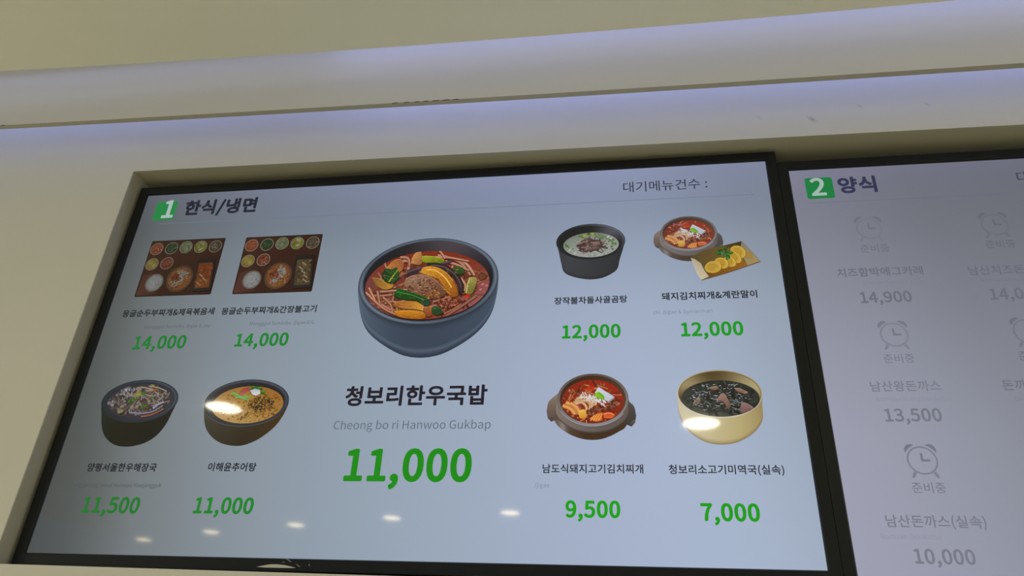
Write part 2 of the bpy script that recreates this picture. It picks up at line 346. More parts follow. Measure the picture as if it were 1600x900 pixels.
보920|229,534 689,534 689,368 229,368;146,763 146,300 417,300 417,106 50,106 50,37 870,37 870,106 499,106 499,300 771,300 771,763 689,763 689,602 229,602 229,763
볶920|132,227 132,159 352,159 352,-77 433,-77 433,227;476,227 476,159 689,159 689,-77 771,-77 771,227;240,642 678,642 678,538 240,538;158,809 158,471 417,471 417,375 50,375 50,308 867,308 867,375 500,375 500,471 760,471 760,809 678,809 678,706 240,706 240,809
부920|153,790 153,399 765,399 765,790 682,790 682,666 235,666 235,790;235,599 682,599 682,467 235,467;49,291 49,224 416,224 416,-78 498,-78 498,224 869,224 869,291
불920|158,813 158,514 760,514 760,813 678,813 678,728 240,728 240,813;240,665 678,665 678,579 240,579;151,-3 151,-68 789,-68 789,-3 232,-3 232,84 762,84 762,286 499,286 499,373 867,373 867,441 50,441 50,373 416,373 416,286 149,286 149,223 681,223 681,144 151,144
비920|707,827 707,-79 790,-79 790,827;101,750 101,139 527,139 527,750 445,750 445,512 184,512 184,750;184,446 445,446 445,208 184,208
사920|271,749 271,587 240,423 156,280 37,182 88,115 183,187 260,290 313,415 366,298 441,201 532,133 583,199 467,293 384,430 353,587 353,749;662,827 662,-78 745,-78 745,390 893,390 893,461 745,461 745,827
산920|272,772 272,661 244,529 166,421 46,350 91,284 189,338 265,416 316,513 368,425 442,355 535,306 577,372 461,439 383,539 354,658 354,772;669,827 669,159 752,159 752,480 885,480 885,550 752,550 752,827;190,223 190,-58 792,-58 792,10 274,10 274,223
서920|712,827 712,520 502,520 502,452 712,452 712,-79 794,-79 794,827;283,749 283,587 252,422 169,278 49,180 101,113 196,186 273,290 326,416 379,297 456,199 550,129 600,196 482,289 398,427 367,587 367,749
세920|739,827 739,-78 819,-78 819,827;555,808 555,503 406,503 406,434 555,434 555,-32 633,-32 633,808;238,742 238,569 214,416 146,279 40,179 92,117 173,186 236,281 279,393 320,290 380,202 457,137 504,201 403,297 340,428 318,572 318,742
소920|415,328 415,108 50,108 50,40 870,40 870,108 497,108 497,328;412,766 412,697 362,556 239,446 82,386 118,317 254,366 373,452 456,568 539,452 659,366 795,317 831,386 674,446 550,556 499,697 499,766
속920|141,217 141,151 683,151 683,-78 766,-78 766,217;417,511 417,373 50,373 50,305 869,305 869,373 499,373 499,511;416,813 416,772 370,661 253,575 99,529 130,463 264,502 379,569 458,661 538,569 652,502 785,463 817,529 663,575 547,661 500,772 500,813
수920|416,795 416,744 369,625 249,533 92,483 125,416 262,457 379,529 460,627 541,529 658,457 794,416 827,483 670,534 550,626 502,744 502,795;50,318 50,249 416,249 416,-78 498,-78 498,249 867,249 867,318
순920|416,804 416,760 369,646 252,558 99,508 131,443 265,483 380,553 459,648 539,554 653,484 786,444 818,510 666,559 548,648 501,760 501,804;49,367 49,299 424,299 424,116 506,116 506,299 869,299 869,367;153,203 153,-58 778,-58 778,10 236,10 236,203
스920|50,113 50,44 870,44 870,113;412,764 412,695 362,550 239,436 84,373 121,304 256,357 374,446 456,564 539,445 657,356 791,304 829,373 673,436 549,550 499,695 499,764
식920|187,237 187,169 708,169 708,-78 791,-78 791,237;708,827 708,283 791,283 791,827;285,784 285,696 256,567 177,459 58,386 100,320 198,375 275,453 328,551 382,460 458,387 554,336 595,402 477,470 398,573 369,696 369,784
실920|708,827 708,359 790,359 790,827;209,-1 209,-68 822,-68 822,-1 289,-1 289,95 791,95 791,313 206,313 206,247 709,247 709,158 209,158;285,801 285,732 256,607 176,502 56,433 98,367 196,420 274,496 328,591 382,503 459,432 556,384 597,449 479,514 398,613 369,732 369,801
양920|302,773 180,746 97,671 66,560 97,449 180,374 302,347 424,374 507,449 538,560 507,671 424,746;302,703 383,685 438,635 458,560 438,485 383,435 302,417 222,435 167,485 147,560 167,635 222,685;464,263 305,243 202,185 166,93 202,2 305,-56 464,-76 622,-56 724,2 760,93 724,185 622,243;464,196 579,184 653,149 679,93 653,38 579,3 464,-9 349,3 274,38 248,93 274,149 349,184;669,827 669,291 752,291 752,430 883,430 883,499 752,499 752,623 883,623 883,692 752,692 752,827
어920|291,683 368,653 419,570 438,442 419,314 368,230 291,200 215,230 164,314 145,442 164,570 215,653;712,827 712,482 515,482 479,629 401,724 291,757 174,718 95,609 66,442 95,274 174,165 291,126 403,162 482,261 515,415 712,415 712,-79 794,-79 794,827
에920|739,827 739,-78 819,-78 819,827;253,674 315,645 356,564 370,437 356,310 315,228 253,199 192,228 152,310 138,437 152,564 192,645;253,751 152,713 85,604 61,437 85,269 152,160 253,121 351,156 418,254 446,407 559,407 559,-32 638,-32 638,808 559,808 559,475 446,475 417,623 350,718
역920|190,244 190,177 711,177 711,-78 794,-78 794,244;297,705 375,686 430,635 450,559 430,482 375,431 297,412 218,431 163,482 143,559 163,635 218,686;711,626 711,491 519,491 529,559 519,626;297,776 177,748 95,672 64,559 95,446 177,369 297,341 371,351 433,379 482,423 711,423 711,294 794,294 794,827 711,827 711,694 483,694 434,738 371,766
왕920|461,240 303,221 201,167 165,82 201,-3 303,-57 461,-76 620,-57 721,-3 757,82 721,167 620,221;461,175 576,164 649,132 675,82 649,32 576,0 461,-11 346,0 272,32 246,82 272,132 346,164;323,730 399,718 450,682 468,627 450,572 399,535 323,522 247,535 197,572 178,627 197,682 247,718;668,826 668,249 751,249 751,504 883,504 883,574 751,574 751,826;323,793 207,772 129,715 100,627 123,547 187,490 284,462 284,379 49,376 59,309 231,311 423,321 618,346 611,405 367,382 367,463 462,492 524,548 546,627 518,715 440,772
우920|457,791 292,767 181,698 141,592 181,487 292,419 457,394 623,419 734,487 774,592 734,698 623,767;457,724 579,708 660,662 689,592 660,523 579,477 457,461 336,477 255,523 226,592 255,662 336,708;49,309 49,240 416,240 416,-78 498,-78 498,240 869,240 869,309
울920|458,816 287,798 178,745 140,660 178,575 287,521 458,503 630,521 738,575 776,660 738,745 630,798;458,753 584,742 664,711 691,660 664,609 584,577 458,566 333,577 254,609 226,660 254,711 333,742;151,-3 151,-68 789,-68 789,-3 232,-3 232,89 762,89 762,293 499,293 499,377 867,377 867,444 50,444 50,377 416,377 416,293 149,293 149,230 681,230 681,150 151,150
육920|458,806 289,785 179,726 140,633 179,540 289,480 458,459 627,480 737,540 776,633 737,726 627,785;458,740 582,727 663,691 691,633 663,575 582,538 458,525 334,538 254,575 225,633 254,691 334,727;141,211 141,144 683,144 683,-78 766,-78 766,211 651,211 651,324 867,324 867,391 50,391 50,324 265,324 265,211;348,324 569,324 569,211 348,211
윤920|458,804 291,782 181,720 141,623 181,527 291,465 458,443 626,465 736,527 775,623 736,720 626,782;458,737 579,723 659,684 687,623 659,563 579,524 458,510 338,524 258,563 229,623 258,684 338,723;50,374 50,306 335,306 335,119 418,119 418,306 577,306 577,119 660,119 660,306 868,306 868,374;150,196 150,-58 783,-58 783,10 233,10 233,196
음920|458,807 289,787 179,728 140,635 179,544 289,485 458,465 628,485 737,544 776,635 737,728 628,787;458,741 582,729 663,693 691,635 663,579 582,544 458,531 334,544 254,579 225,635 254,693 334,729;150,232 150,-66 767,-66 767,232;686,165 686,2 231,2 231,165;50,388 50,320 867,320 867,388
이920|707,827 707,-79 790,-79 790,827;313,757 194,718 113,609 83,442 113,274 194,165 313,126 432,165 512,274 542,442 512,609 432,718;313,683 391,653 443,570 462,442 443,314 391,230 313,200 235,230 182,314 163,442 182,570 235,653
작920|164,234 164,166 669,166 669,-78 752,-78 752,234;71,764 71,696 273,696 273,661 244,538 165,436 46,367 90,303 187,354 264,428 316,522 367,437 440,368 533,320 575,385 459,450 383,547 356,661 356,696 555,696 555,764;669,827 669,282 752,282 752,519 885,519 885,589 752,589 752,827
장920|464,257 305,237 202,181 166,91 202,1 305,-56 464,-76 623,-56 724,1 760,91 724,181 623,237;464,191 579,179 653,145 679,91 653,36 579,2 464,-10 349,2 274,36 248,91 274,145 349,179;71,760 71,692 273,692 273,656 244,533 165,431 46,363 88,297 187,349 264,424 316,519 367,436 441,370 535,324 574,389 459,452 383,545 356,657 356,692 555,692 555,760;669,827 669,282 752,282 752,528 885,528 885,597 752,597 752,827
제920|738,827 738,-78 817,-78 817,827;557,806 557,502 408,502 408,434 557,434 557,-31 635,-31 635,806;64,721 64,653 235,653 235,571 212,409 145,267 39,165 90,103 171,175 234,272 276,388 318,281 378,191 457,124 507,186 402,283 337,418 315,571 315,653 477,653 477,721
준920|125,782 125,715 405,715 362,614 250,536 99,493 130,427 270,465 385,533 458,626 533,533 647,465 787,427 818,493 668,536 556,614 512,715 793,715 793,782;49,362 49,294 424,294 424,111 506,111 506,294 869,294 869,362;153,199 153,-58 778,-58 778,10 236,10 236,199
중920|458,177 579,166 657,134 684,83 657,32 579,-1 458,-12 336,-1 259,32 232,83 259,134 336,166;50,404 50,336 417,336 417,241 272,218 180,164 148,83 185,-4 292,-57 458,-76 624,-57 730,-4 767,83 735,164 643,218 499,241 499,336 867,336 867,404;125,785 125,718 405,718 357,628 244,560 96,524 125,458 267,492 384,554 458,642 534,554 651,492 792,458 822,524 673,560 560,628 512,718 793,718 793,785
즈920|50,111 50,42 870,42 870,111;118,737 118,669 416,669 416,630 366,495 243,390 90,334 124,267 259,315 378,398 460,510 543,400 662,318 798,271 832,337 676,393 553,496 502,630 502,669 800,669 800,737
지920|707,827 707,-78 790,-78 790,827;79,734 79,665 289,665 289,551 256,395 170,256 50,162 98,96 195,167 276,270 332,394 389,278 470,184 568,118 614,184 493,271 406,401 373,551 373,665 584,665 584,734
찌920|719,827 719,-78 802,-78 802,827;378,735 378,667 449,667 449,558 441,443 413,321 356,213 299,324 272,446 264,558 264,667 334,667 334,735 74,735 74,667 185,667 185,558 173,421 130,283 44,173 97,112 155,176 196,256 224,347 252,253 295,169 356,103 417,169 460,252 488,346 516,255 558,175 616,112 668,173 583,281 540,418 528,558 528,667 631,667 631,735
차920|269,810 269,670 66,670 66,603 270,603 270,534 240,383 160,251 41,161 88,97 183,164 260,259 312,375 362,267 435,178 525,114 572,177 457,266 380,391 351,534 351,603 552,603 552,670 352,670 352,810;662,827 662,-78 745,-78 745,386 893,386 893,456 745,456 745,827
청920|496,255 335,236 232,180 195,90 232,0 335,-56 496,-76 657,-56 761,0 797,90 761,180 657,236;496,190 614,178 689,144 715,90 689,36 614,1 496,-11 379,1 304,36 277,90 304,144 379,178;276,831 276,718 75,718 75,651 276,651 276,634 248,518 169,422 52,358 92,293 190,342 267,414 319,504 372,424 450,360 546,317 585,382 467,440 387,528 358,634 358,651 558,651 558,718 359,718 359,831;711,827 711,569 530,569 530,501 711,501 711,279 794,279 794,827
추920|50,280 50,211 417,211 417,-79 499,-79 499,211 867,211 867,280;417,827 417,715 129,715 129,648 417,648 371,543 255,460 101,415 131,349 265,385 379,450 459,537 538,450 651,386 785,349 815,415 661,461 546,543 500,648 788,648 788,715 499,715 499,827
치920|707,827 707,-78 790,-78 790,827;300,810 300,670 91,670 91,603 301,603 301,534 270,381 187,250 67,161 113,97 210,163 289,259 343,376 399,265 478,176 574,113 620,177 499,262 415,388 383,534 383,603 589,603 589,670 383,670 383,810
카920|108,733 108,665 432,665 405,508 62,484 75,411 379,440 309,326 204,224 58,135 104,71 305,206 431,364 497,542 515,733;662,827 662,-77 745,-77 745,391 889,391 889,460 745,460 745,827
탕920|465,248 306,229 203,174 167,86 203,-2 306,-57 465,-76 624,-57 726,-2 762,86 726,174 624,229;465,183 580,171 654,138 680,86 654,33 580,0 465,-12 349,0 275,33 249,86 275,138 349,171;669,827 669,271 752,271 752,524 885,524 885,593 752,593 752,827;91,763 91,331 160,331 322,333 452,341 572,357 563,424 449,409 326,401 174,399 174,517 488,517 488,583 174,583 174,696 504,696 504,763
평920|496,250 335,231 231,176 195,87 231,-1 335,-57 496,-76 658,-57 761,-1 797,87 761,176 658,231;496,185 614,173 689,140 715,87 689,34 614,1 496,-11 378,1 303,34 277,87 303,140 378,173;711,827 711,665 562,665 562,598 711,598 711,503 562,503 562,435 711,435 711,269 794,269 794,827;62,322 224,324 405,333 585,353 581,415 463,404 463,691 553,691 553,759 77,759 77,691 166,691 166,393 52,392;247,691 383,691 383,399 247,394
한920|319,600 205,579 130,520 102,431 130,342 205,284 319,263 432,284 508,342 535,431 508,520 432,579;319,535 391,522 439,486 456,431 439,376 391,341 319,328 247,341 199,376 182,431 199,486 247,522;669,826 669,148 752,148 752,460 885,460 885,529 752,529 752,826;278,826 278,716 52,716 52,649 586,649 586,716 361,716 361,826;189,202 189,-58 792,-58 792,10 271,10 271,202
함920|184,231 184,-66 752,-66 752,231;670,164 670,2 265,2 265,164;319,619 205,599 129,543 102,458 129,373 205,317 319,297 432,317 508,373 535,458 508,543 432,599;319,555 391,543 439,510 456,458 439,406 391,372 319,360 247,372 199,406 182,458 199,510 247,543;669,827 669,282 752,282 752,517 885,517 885,587 752,587 752,827;278,834 278,731 52,731 52,664 586,664 586,731 361,731 361,834
해920|273,544 173,518 104,445 79,338 104,230 173,158 273,131 374,158 442,230 467,338 442,445 374,518;273,474 335,456 378,409 393,338 378,267 335,220 273,202 211,220 169,267 153,338 169,409 211,456;232,800 232,672 48,672 48,604 497,604 497,672 314,672 314,800;542,806 542,-34 620,-34 620,378 736,378 736,-78 815,-78 815,827 736,827 736,446 620,446 620,806'''.split('\n'):
    _h, _b = _l[1:].split('|')
    GLYPHS[_l[0]] = (int(_h), [[tuple(map(int, q.split(','))) for q in c.split()] for c in _b.split(';')])


MM = 0.001


def shown(c):
    """emitted level of a displayed colour, less the screen's own faint surface sheen"""
    return tuple(max(v - 0.011, 0.0) for v in lin(c))



class Layer:
    """flat patches of displayed colour, in millimetres on the screen plane, stacked a hair apart towards the viewer"""
    level = 0

    def __init__(self, parent, name, label=None, origin=(0, 0)):
        self.v, self.f, self.c = [], [], []
        self.parent, self.name, self.label, self.o = parent, name, label, origin
        self.clip = None

    def next_y(self):
        Layer.level += 1
        return -(0.0004 + 0.0000022 * Layer.level)

    def add(self, pts, faces, cols):
        y = self.next_y()
        b = len(self.v)
        for x, z in pts:
            if self.clip:
                cx, cz, rx, rz = self.clip
                q = math.hypot((x - cx) / rx, (z - cz) / rz)
                if q > 1:
                    x, z = cx + (x - cx) / q, cz + (z - cz) / q
            self.v.append(((x - self.o[0]) * MM, y, (z - self.o[1]) * MM))
        self.f += [tuple(b + i for i in f) for f in faces]
        self.c += cols

    def disc(self, cx, cz, rx, rz, c0, c1=None, rot=0.0, n=28, jit=0.0, cf=None, off=(0, 0)):
        """filled ellipse, c0 at the centre, c1 at the edge; cf(angle) overrides the edge"""
        c1 = c1 or c0
        cr, sr = math.cos(rot), math.sin(rot)
        pts, cols = [(cx + off[0], cz + off[1])], [c0]
        for i in range(n):
            a = 2 * math.pi * i / n
            j = 1 + random.uniform(-jit, jit)
            x, z = rx * math.cos(a) * j, rz * math.sin(a) * j
            pts.append((cx + x * cr - z * sr, cz + x * sr + z * cr))
            cols.append(cf(a) if cf else c1)
        self.add(pts, [(0, 1 + i, 1 + (i + 1) % n) for i in range(n)], cols)

    def ring(self, cx, cz, rx, rz, w, cf, n=56, wz=None, down=0.0):
        """annulus; inner edge w narrower and shifted down; cf(angle, 0 outer / 1 inner)"""
        wz = w if wz is None else wz
        pts, cols, fs = [], [], []
        for i in range(n):
            a = 2 * math.pi * i / n
            for k, (t) in enumerate((0, 0.5, 1)):
                pts.append((cx + (rx - w * t) * math.cos(a), cz - down * t + (rz - wz * t) * math.sin(a)))
                cols.append(cf(a, t))
            j = (i + 1) % n
            for k in (0, 1):
                fs.append((3 * i + k, 3 * i + k + 1, 3 * j + k + 1, 3 * j + k))
        self.add(pts, fs, cols)

    def poly(self, pts, c0, c1=None, grad=(0, 1)):
        """filled outline (fan from its centre), c0 to c1 along grad"""
        c1 = c1 or c0
        mx, mz = sum(p[0] for p in pts) / len(pts), sum(p[1] for p in pts) / len(pts)
        allp = [(mx, mz)] + list(pts)
        d = [p[0] * grad[0] + p[1] * grad[1] for p in allp]
        lo, hi = min(d), max(d)
        cols = [mix(c0, c1, (q - lo) / (hi - lo + 1e-6)) for q in d]
        n = len(pts)
        self.add(allp, [(0, 1 + i, 1 + (i + 1) % n) for i in range(n)], cols)

    def stroke(self, pts, w0, w1, ce, cc, steps=5):
        """soft ribbon through pts, colour cc along the middle, ce along both edges"""
        q = smooth(pts, steps)
        n = len(q)
        P, C, F = [], [], []
        for i in range(n):
            a, b = q[max(i - 1, 0)], q[min(i + 1, n - 1)]
            dx, dz = b[0] - a[0], b[1] - a[1]
            L = math.hypot(dx, dz) or 1
            w = (w0 + (w1 - w0) * i / (n - 1)) / 2
            for s in (-1, -0.25, 0.45, 1):
                P.append((q[i][0] - dz / L * w * s, q[i][1] + dx / L * w * s))
                C.append(ce if abs(s) == 1 else cc)
            if i:
                for k in range(3):
                    F.append((4 * i - 4 + k, 4 * i - 3 + k, 4 * i + 1 + k, 4 * i + k))
        self.add(P, F, C)

    def body(self, cx, levels, cf, n=28):
        """front half of a vessel: levels of (half width, centre height, half depth); cf(0..1 across, 0..1 down)"""
        P, C, F = [], [], []
        m = len(levels)
        for j, (w, z, h) in enumerate(levels):
            for i in range(n + 1):
                a = math.pi + math.pi * i / n
                P.append((cx + w * math.cos(a), z + h * math.sin(a)))
                C.append(cf(i / n, j / (m - 1)))
        for j in range(m - 1):
            for i in range(n):
                a = j * (n + 1) + i
                F.append((a, a + n + 1, a + n + 2, a + 1))
        self.add(P, F, C)

    def shell(self, top, low, cf, n=40, m=10):
        """vessel wall between the rim arc (cx, cz, rx, rz, from, to degrees) and its measured lower outline"""
        q = smooth(low, 6)
        ln = [0.0]
        for i in range(1, len(q)):
            ln.append(ln[-1] + math.hypot(q[i][0] - q[i - 1][0], q[i][1] - q[i - 1][1]))
        P, C, F = [], [], []
        k = 0
        for i in range(n + 1):
            t = ln[-1] * i / n
            while k < len(ln) - 2 and ln[k + 1] < t:
                k += 1
            w = (t - ln[k]) / (ln[k + 1] - ln[k] or 1)
            o = (q[k][0] + (q[k + 1][0] - q[k][0]) * w, q[k][1] + (q[k + 1][1] - q[k][1]) * w)
            a = math.radians(top[4] + (top[5] - top[4]) * i / n)
            r = (top[0] + top[2] * math.cos(a), top[1] + top[3] * math.sin(a))
            for j in range(m + 1):
                v = j / m
                P.append((r[0] + (o[0] - r[0]) * v, r[1] + (o[1] - r[1]) * v))
                C.append(cf(i / n, v))
        for i in range(n):
            for j in range(m):
                a = i * (m + 1) + j
                F.append((a, a + 1, a + m + 2, a + m + 1))
        self.add(P, F, C)

    def build(self, at=None):
        o = link_mesh(self.name, self.v, self.f, M_IMAGE, self.parent)
        ca = o.data.color_attributes.new('Col', 'FLOAT_COLOR', 'POINT')
        for i, c in enumerate(self.c):
            ca.data[i].color = (*shown(c), 1)
        if at:
            o.location = (at[0] * MM, 0, at[1] * MM)
        if self.label:
            o['label'] = self.label
        return o


def mix(a, b, t):
    t = min(max(t, 0), 1)
    return tuple(a[i] + (b[i] - a[i]) * t for i in range(3))


def jit(c, d):
    k = random.uniform(-d, d)
    return tuple(min(max(v + k + random.uniform(-d, d) * 0.4, 0), 255) for v in c)


def smooth(pts, steps):
    if len(pts) < 3:
        a, b = pts[0], pts[-1]
        return [(a[0] + (b[0] - a[0]) * i / steps, a[1] + (b[1] - a[1]) * i / steps) for i in range(steps + 1)]
    q = []
    n = len(pts)
    for i in range(n - 1):
        p = [pts[max(i - 1, 0)], pts[i], pts[i + 1], pts[min(i + 2, n - 1)]]
        for k in range(steps):
            t = k / steps
            q.append(tuple(0.5 * (2 * p[1][d] + (p[2][d] - p[0][d]) * t + (2 * p[0][d] - 5 * p[1][d] + 4 * p[2][d] - p[3][d]) * t * t
                                  + (3 * p[1][d] - p[0][d] - 3 * p[2][d] + p[3][d]) * t ** 3) for d in (0, 1)))
    q.append(pts[-1])
    return q


def text(parent, name, s, left, right, color, weight=0, label=None, origin=(0, 0)):
    """one line of lettering: inked from left to right (mm on the screen), standing on their mean height"""
    Layer.level = 0
    x = 0
    cs = []
    for ch in s:
        if ch == ' ':
            x += 224
            continue
        a, c = GLYPHS[ch]
        cs += [[(px + x, pz) for px, pz in k] for k in c]
        x += a + (weight if weight > 0 else 0)
    xs = [p[0] for c in cs for p in c]
    hang = any(ord(c) > 0x3000 for c in s)
    zb = sorted(p[1] for c in cs for p in c)[0] if hang else 0
    if '(' in s:
        zb = -120
    k = (right[0] - left[0]) / (max(xs) - min(xs))
    z = (left[1] + right[1]) / 2
    cu = bpy.data.curves.new(name, 'CURVE')
    cu.dimensions = '2D'
    cu.fill_mode = 'BOTH'
    for c in cs:
        sp = cu.splines.new('POLY')
        sp.points.add(len(c) - 1)
        for i, (px, pz) in enumerate(c):
            sp.points[i].co = ((px - min(xs)) * k * MM, (pz - zb) * k * MM, 0, 1)
        sp.use_cyclic_u = True
    tmp = bpy.data.objects.new(name, cu)
    COL.objects.link(tmp)
    dg = bpy.context.evaluated_depsgraph_get()
    me = bpy.data.meshes.new_from_object(tmp.evaluated_get(dg))
    bpy.data.objects.remove(tmp)
    bpy.data.curves.remove(cu)
    V = [(v.co.x, v.co.y) for v in me.vertices]
    F = [tuple(p.vertices) for p in me.polygons]
    bpy.data.meshes.remove(me)
    Y = {}
    if weight > 0:                          # heavier weight: a band of the same ink along every outline
        w = weight * k * MM
        for ic, c in enumerate(cs):
            q = [((px - min(xs)) * k * MM, (pz - zb) * k * MM) for px, pz in c]
            for i in range(len(q)):
                (ax, az), (bx, bz) = q[i - 1], q[i]
                dx, dz = bx - ax, bz - az
                ln = math.hypot(dx, dz)
                if ln < 1e-7:
                    continue
                ux, uz = dx / ln * w, dz / ln * w
                n0 = len(V)
                Y[n0] = -0.000502 - 0.0000018 * (ic % 12 * 4 + i % 4)
                V += [(ax - uz - 0.4 * ux, az + ux - 0.4 * uz), (ax - ux, az - uz), (ax + uz - 0.4 * ux, az - ux - 0.4 * uz),
                      (bx + uz + 0.4 * ux, bz - ux + 0.4 * uz), (bx + ux, bz + uz), (bx - uz + 0.4 * ux, bz + ux + 0.4 * uz)]
                F.append(tuple(range(n0, n0 + 6)))
    me = bpy.data.meshes.new(name)
    ys, y = [], -0.0005
    for i in range(len(V)):
        y = Y.get(i, y)
        ys.append(y)
    me.from_pydata([(x, ys[i], z) for i, (x, z) in enumerate(V)], [], F)
    me.update()
    me.materials.clear()
    me.materials.append(M_IMAGE)
    ca = me.color_attributes.new('Col', 'FLOAT_COLOR', 'POINT')
    lc = (*shown(color), 1)
    for d in ca.data:
        d.color = lc
    o = bpy.data.objects.new(name, me)
    COL.objects.link(o)
    o.parent = parent
    o.location = ((left[0] - origin[0]) * MM, 0, (z - origin[1]) * MM)
    if label:
        o['label'] = label
    return o


# ------------------------------------------------------------------ the room
def zt(x):
    return Z0 + 0.3825 - 0.0103 * (x + 0.0)


def zb(x):
    return Z0 - 0.3720 - 0.0050 * x


def wall_front():
    xl, xr, yf, yb = -0.633, 2.20, -0.03, 0.13
    bm = bmesh.new()
    X0, X1, T = -4.0, 5.0, Z0 + 0.80
    rows = [0.0, None, None, T]
    pts = {}
    o = [bm.verts.new(p) for p in ((X0, yf, 0), (X1, yf, 0), (X1, yf, T), (X0, yf, T))]
    i = [bm.verts.new(p) for p in ((xl, yf, zb(xl)), (xr, yf, zb(xr)), (xr, yf, zt(xr)), (xl, yf, zt(xl)))]
    k = [bm.verts.new((v.co.x, yb, v.co.z)) for v in i]
    b = [bm.verts.new((v.co.x, 0.25, v.co.z)) for v in o]
    for a in range(4):
        c = (a + 1) % 4
        bm.faces.new((o[a], o[c], i[c], i[a]))
        bm.faces.new((i[a], i[c], k[c], k[a]))
        bm.faces.new((o[c], o[a], b[a], b[c]))
    bm.faces.new(k)
    bm.faces.new(b[::-1])
    bmesh.ops.recalc_face_normals(bm, faces=bm.faces)
    me = bpy.data.meshes.new('wall_front')
    bm.to_mesh(me)
    bm.free()
    me.materials.append(M_WALL)
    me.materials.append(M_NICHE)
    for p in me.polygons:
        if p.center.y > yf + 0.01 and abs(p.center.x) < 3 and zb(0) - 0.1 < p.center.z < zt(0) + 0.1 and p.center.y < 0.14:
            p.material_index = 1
    ob = bpy.data.objects.new('wall_front', me)
    COL.objects.link(ob)
    bv = ob.modifiers.new('bevel', 'BEVEL')
    bv.width = 0.002
    bv.segments = 2
    bv.limit_method = 'ANGLE'
    tag(ob, 'cream painted wall with a deep niche holding two menu screens', kind='structure')
    return ob


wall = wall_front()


def quad_fit(p0, p1, p2, x):
    (a, fa), (b, fb), (c, fc) = p0, p1, p2
    return fa * (x - b) * (x - c) / ((a - b) * (a - c)) + fb * (x - a) * (x - c) / ((b - a) * (b - c)) + fc * (x - a) * (x - b) / ((c - a) * (c - b))


def lip_z(x):
    x = min(max(x, -1.4), 1.5)
    return Z0 + quad_fit((-0.9044, 0.4638), (0.1095, 0.4445), (1.0107, 0.4350), x)


def ceil_y(x):
    x = min(max(x, -1.4), 1.5)
    return quad_fit((-0.8645, -0.1912), (0.1615, -0.1661), (0.9042, -0.1675), x)


def strip_mesh(name, section, mat, n=48, x0=-4.0, x1=5.0):
    """long board: section(x) gives its four corners (y, z) in order"""
    V, F = [], []
    for i in range(n + 1):
        x = x0 + (x1 - x0) * i / n
        V += [(x, y, z) for y, z in section(x)]
    for i in range(n):
        for k in range(4):
            a, b = 4 * i + k, 4 * i + (k + 1) % 4
            F.append((a, b, b + 4, a + 4))
    F.append((0, 3, 2, 1))
    F.append((4 * n, 4 * n + 1, 4 * n + 2, 4 * n + 3))
    return link_mesh(name, V, F, mat)


fascia = strip_mesh('trim_1', lambda x: [(-0.110, lip_z(x)), (-0.0985, lip_z(x)), (-0.0985, Z0 + 0.70), (-0.110, Z0 + 0.70)], M_FASCIA, 72)
fascia.data.materials.append(M_EDGE)
for _p in fascia.data.polygons:
    if _p.normal.z < -0.9:
        _p.material_index = 1
tag(fascia, 'white fascia board hanging in front of the wall above the screens', kind='structure')
ceil = strip_mesh('ceiling', lambda x: [(-9.0, Z0 + 0.53), (ceil_y(x), Z0 + 0.53), (ceil_y(x), Z0 + 0.545), (-9.0, Z0 + 0.545)], M_CEIL, 72)
tag(ceil, 'cream ceiling ending in a lit slot before the fascia', kind='structure')
cover = link_mesh('trim_2', *box(-4.0, 5.0, -0.40, 0.25, Z0 + 0.70, Z0 + 0.80), M_FASCIA)
tag(cover, 'boxed cover closing the lighting cove above ceiling level', kind='structure')
floor = link_mesh('floor', *box(-6.0, 6.0, -9.0, 0.25, -0.1, 0.0), M_FLOOR)
tag(floor, 'beige tiled floor', kind='structure')


def flat_mark(name, pts, y, mat, parent):
    V = [(x, y, z) for x, z in pts] + [(x, y + 0.0012, z) for x, z in pts]
    n = len(pts)
    F = [tuple(range(n)), tuple(range(2 * n - 1, n - 1, -1))] + [(i, i + n, (i + 1) % n + n, (i + 1) % n) for i in range(n)]
    return link_mesh(name, V, F, mat, parent)


# chips along the fascia's lower edge
random.seed(4)
for x, w in ((-0.897, 0.010), (-0.064, 0.012), (-0.042, 0.012), (-0.022, 0.010), (-0.005, 0.011), (0.014, 0.014), (0.034, 0.016), (0.052, 0.012)):
    z = lip_z(x)
    p = [(x - w / 2, z - 0.0002), (x - w / 4, z + 0.0003), (x + w / 6, z + 0.0005), (x + w / 2, lip_z(x + w / 2) - 0.0002)]
    flat_mark('edge_chip', p, -0.1103, M_SCUFF, fascia)
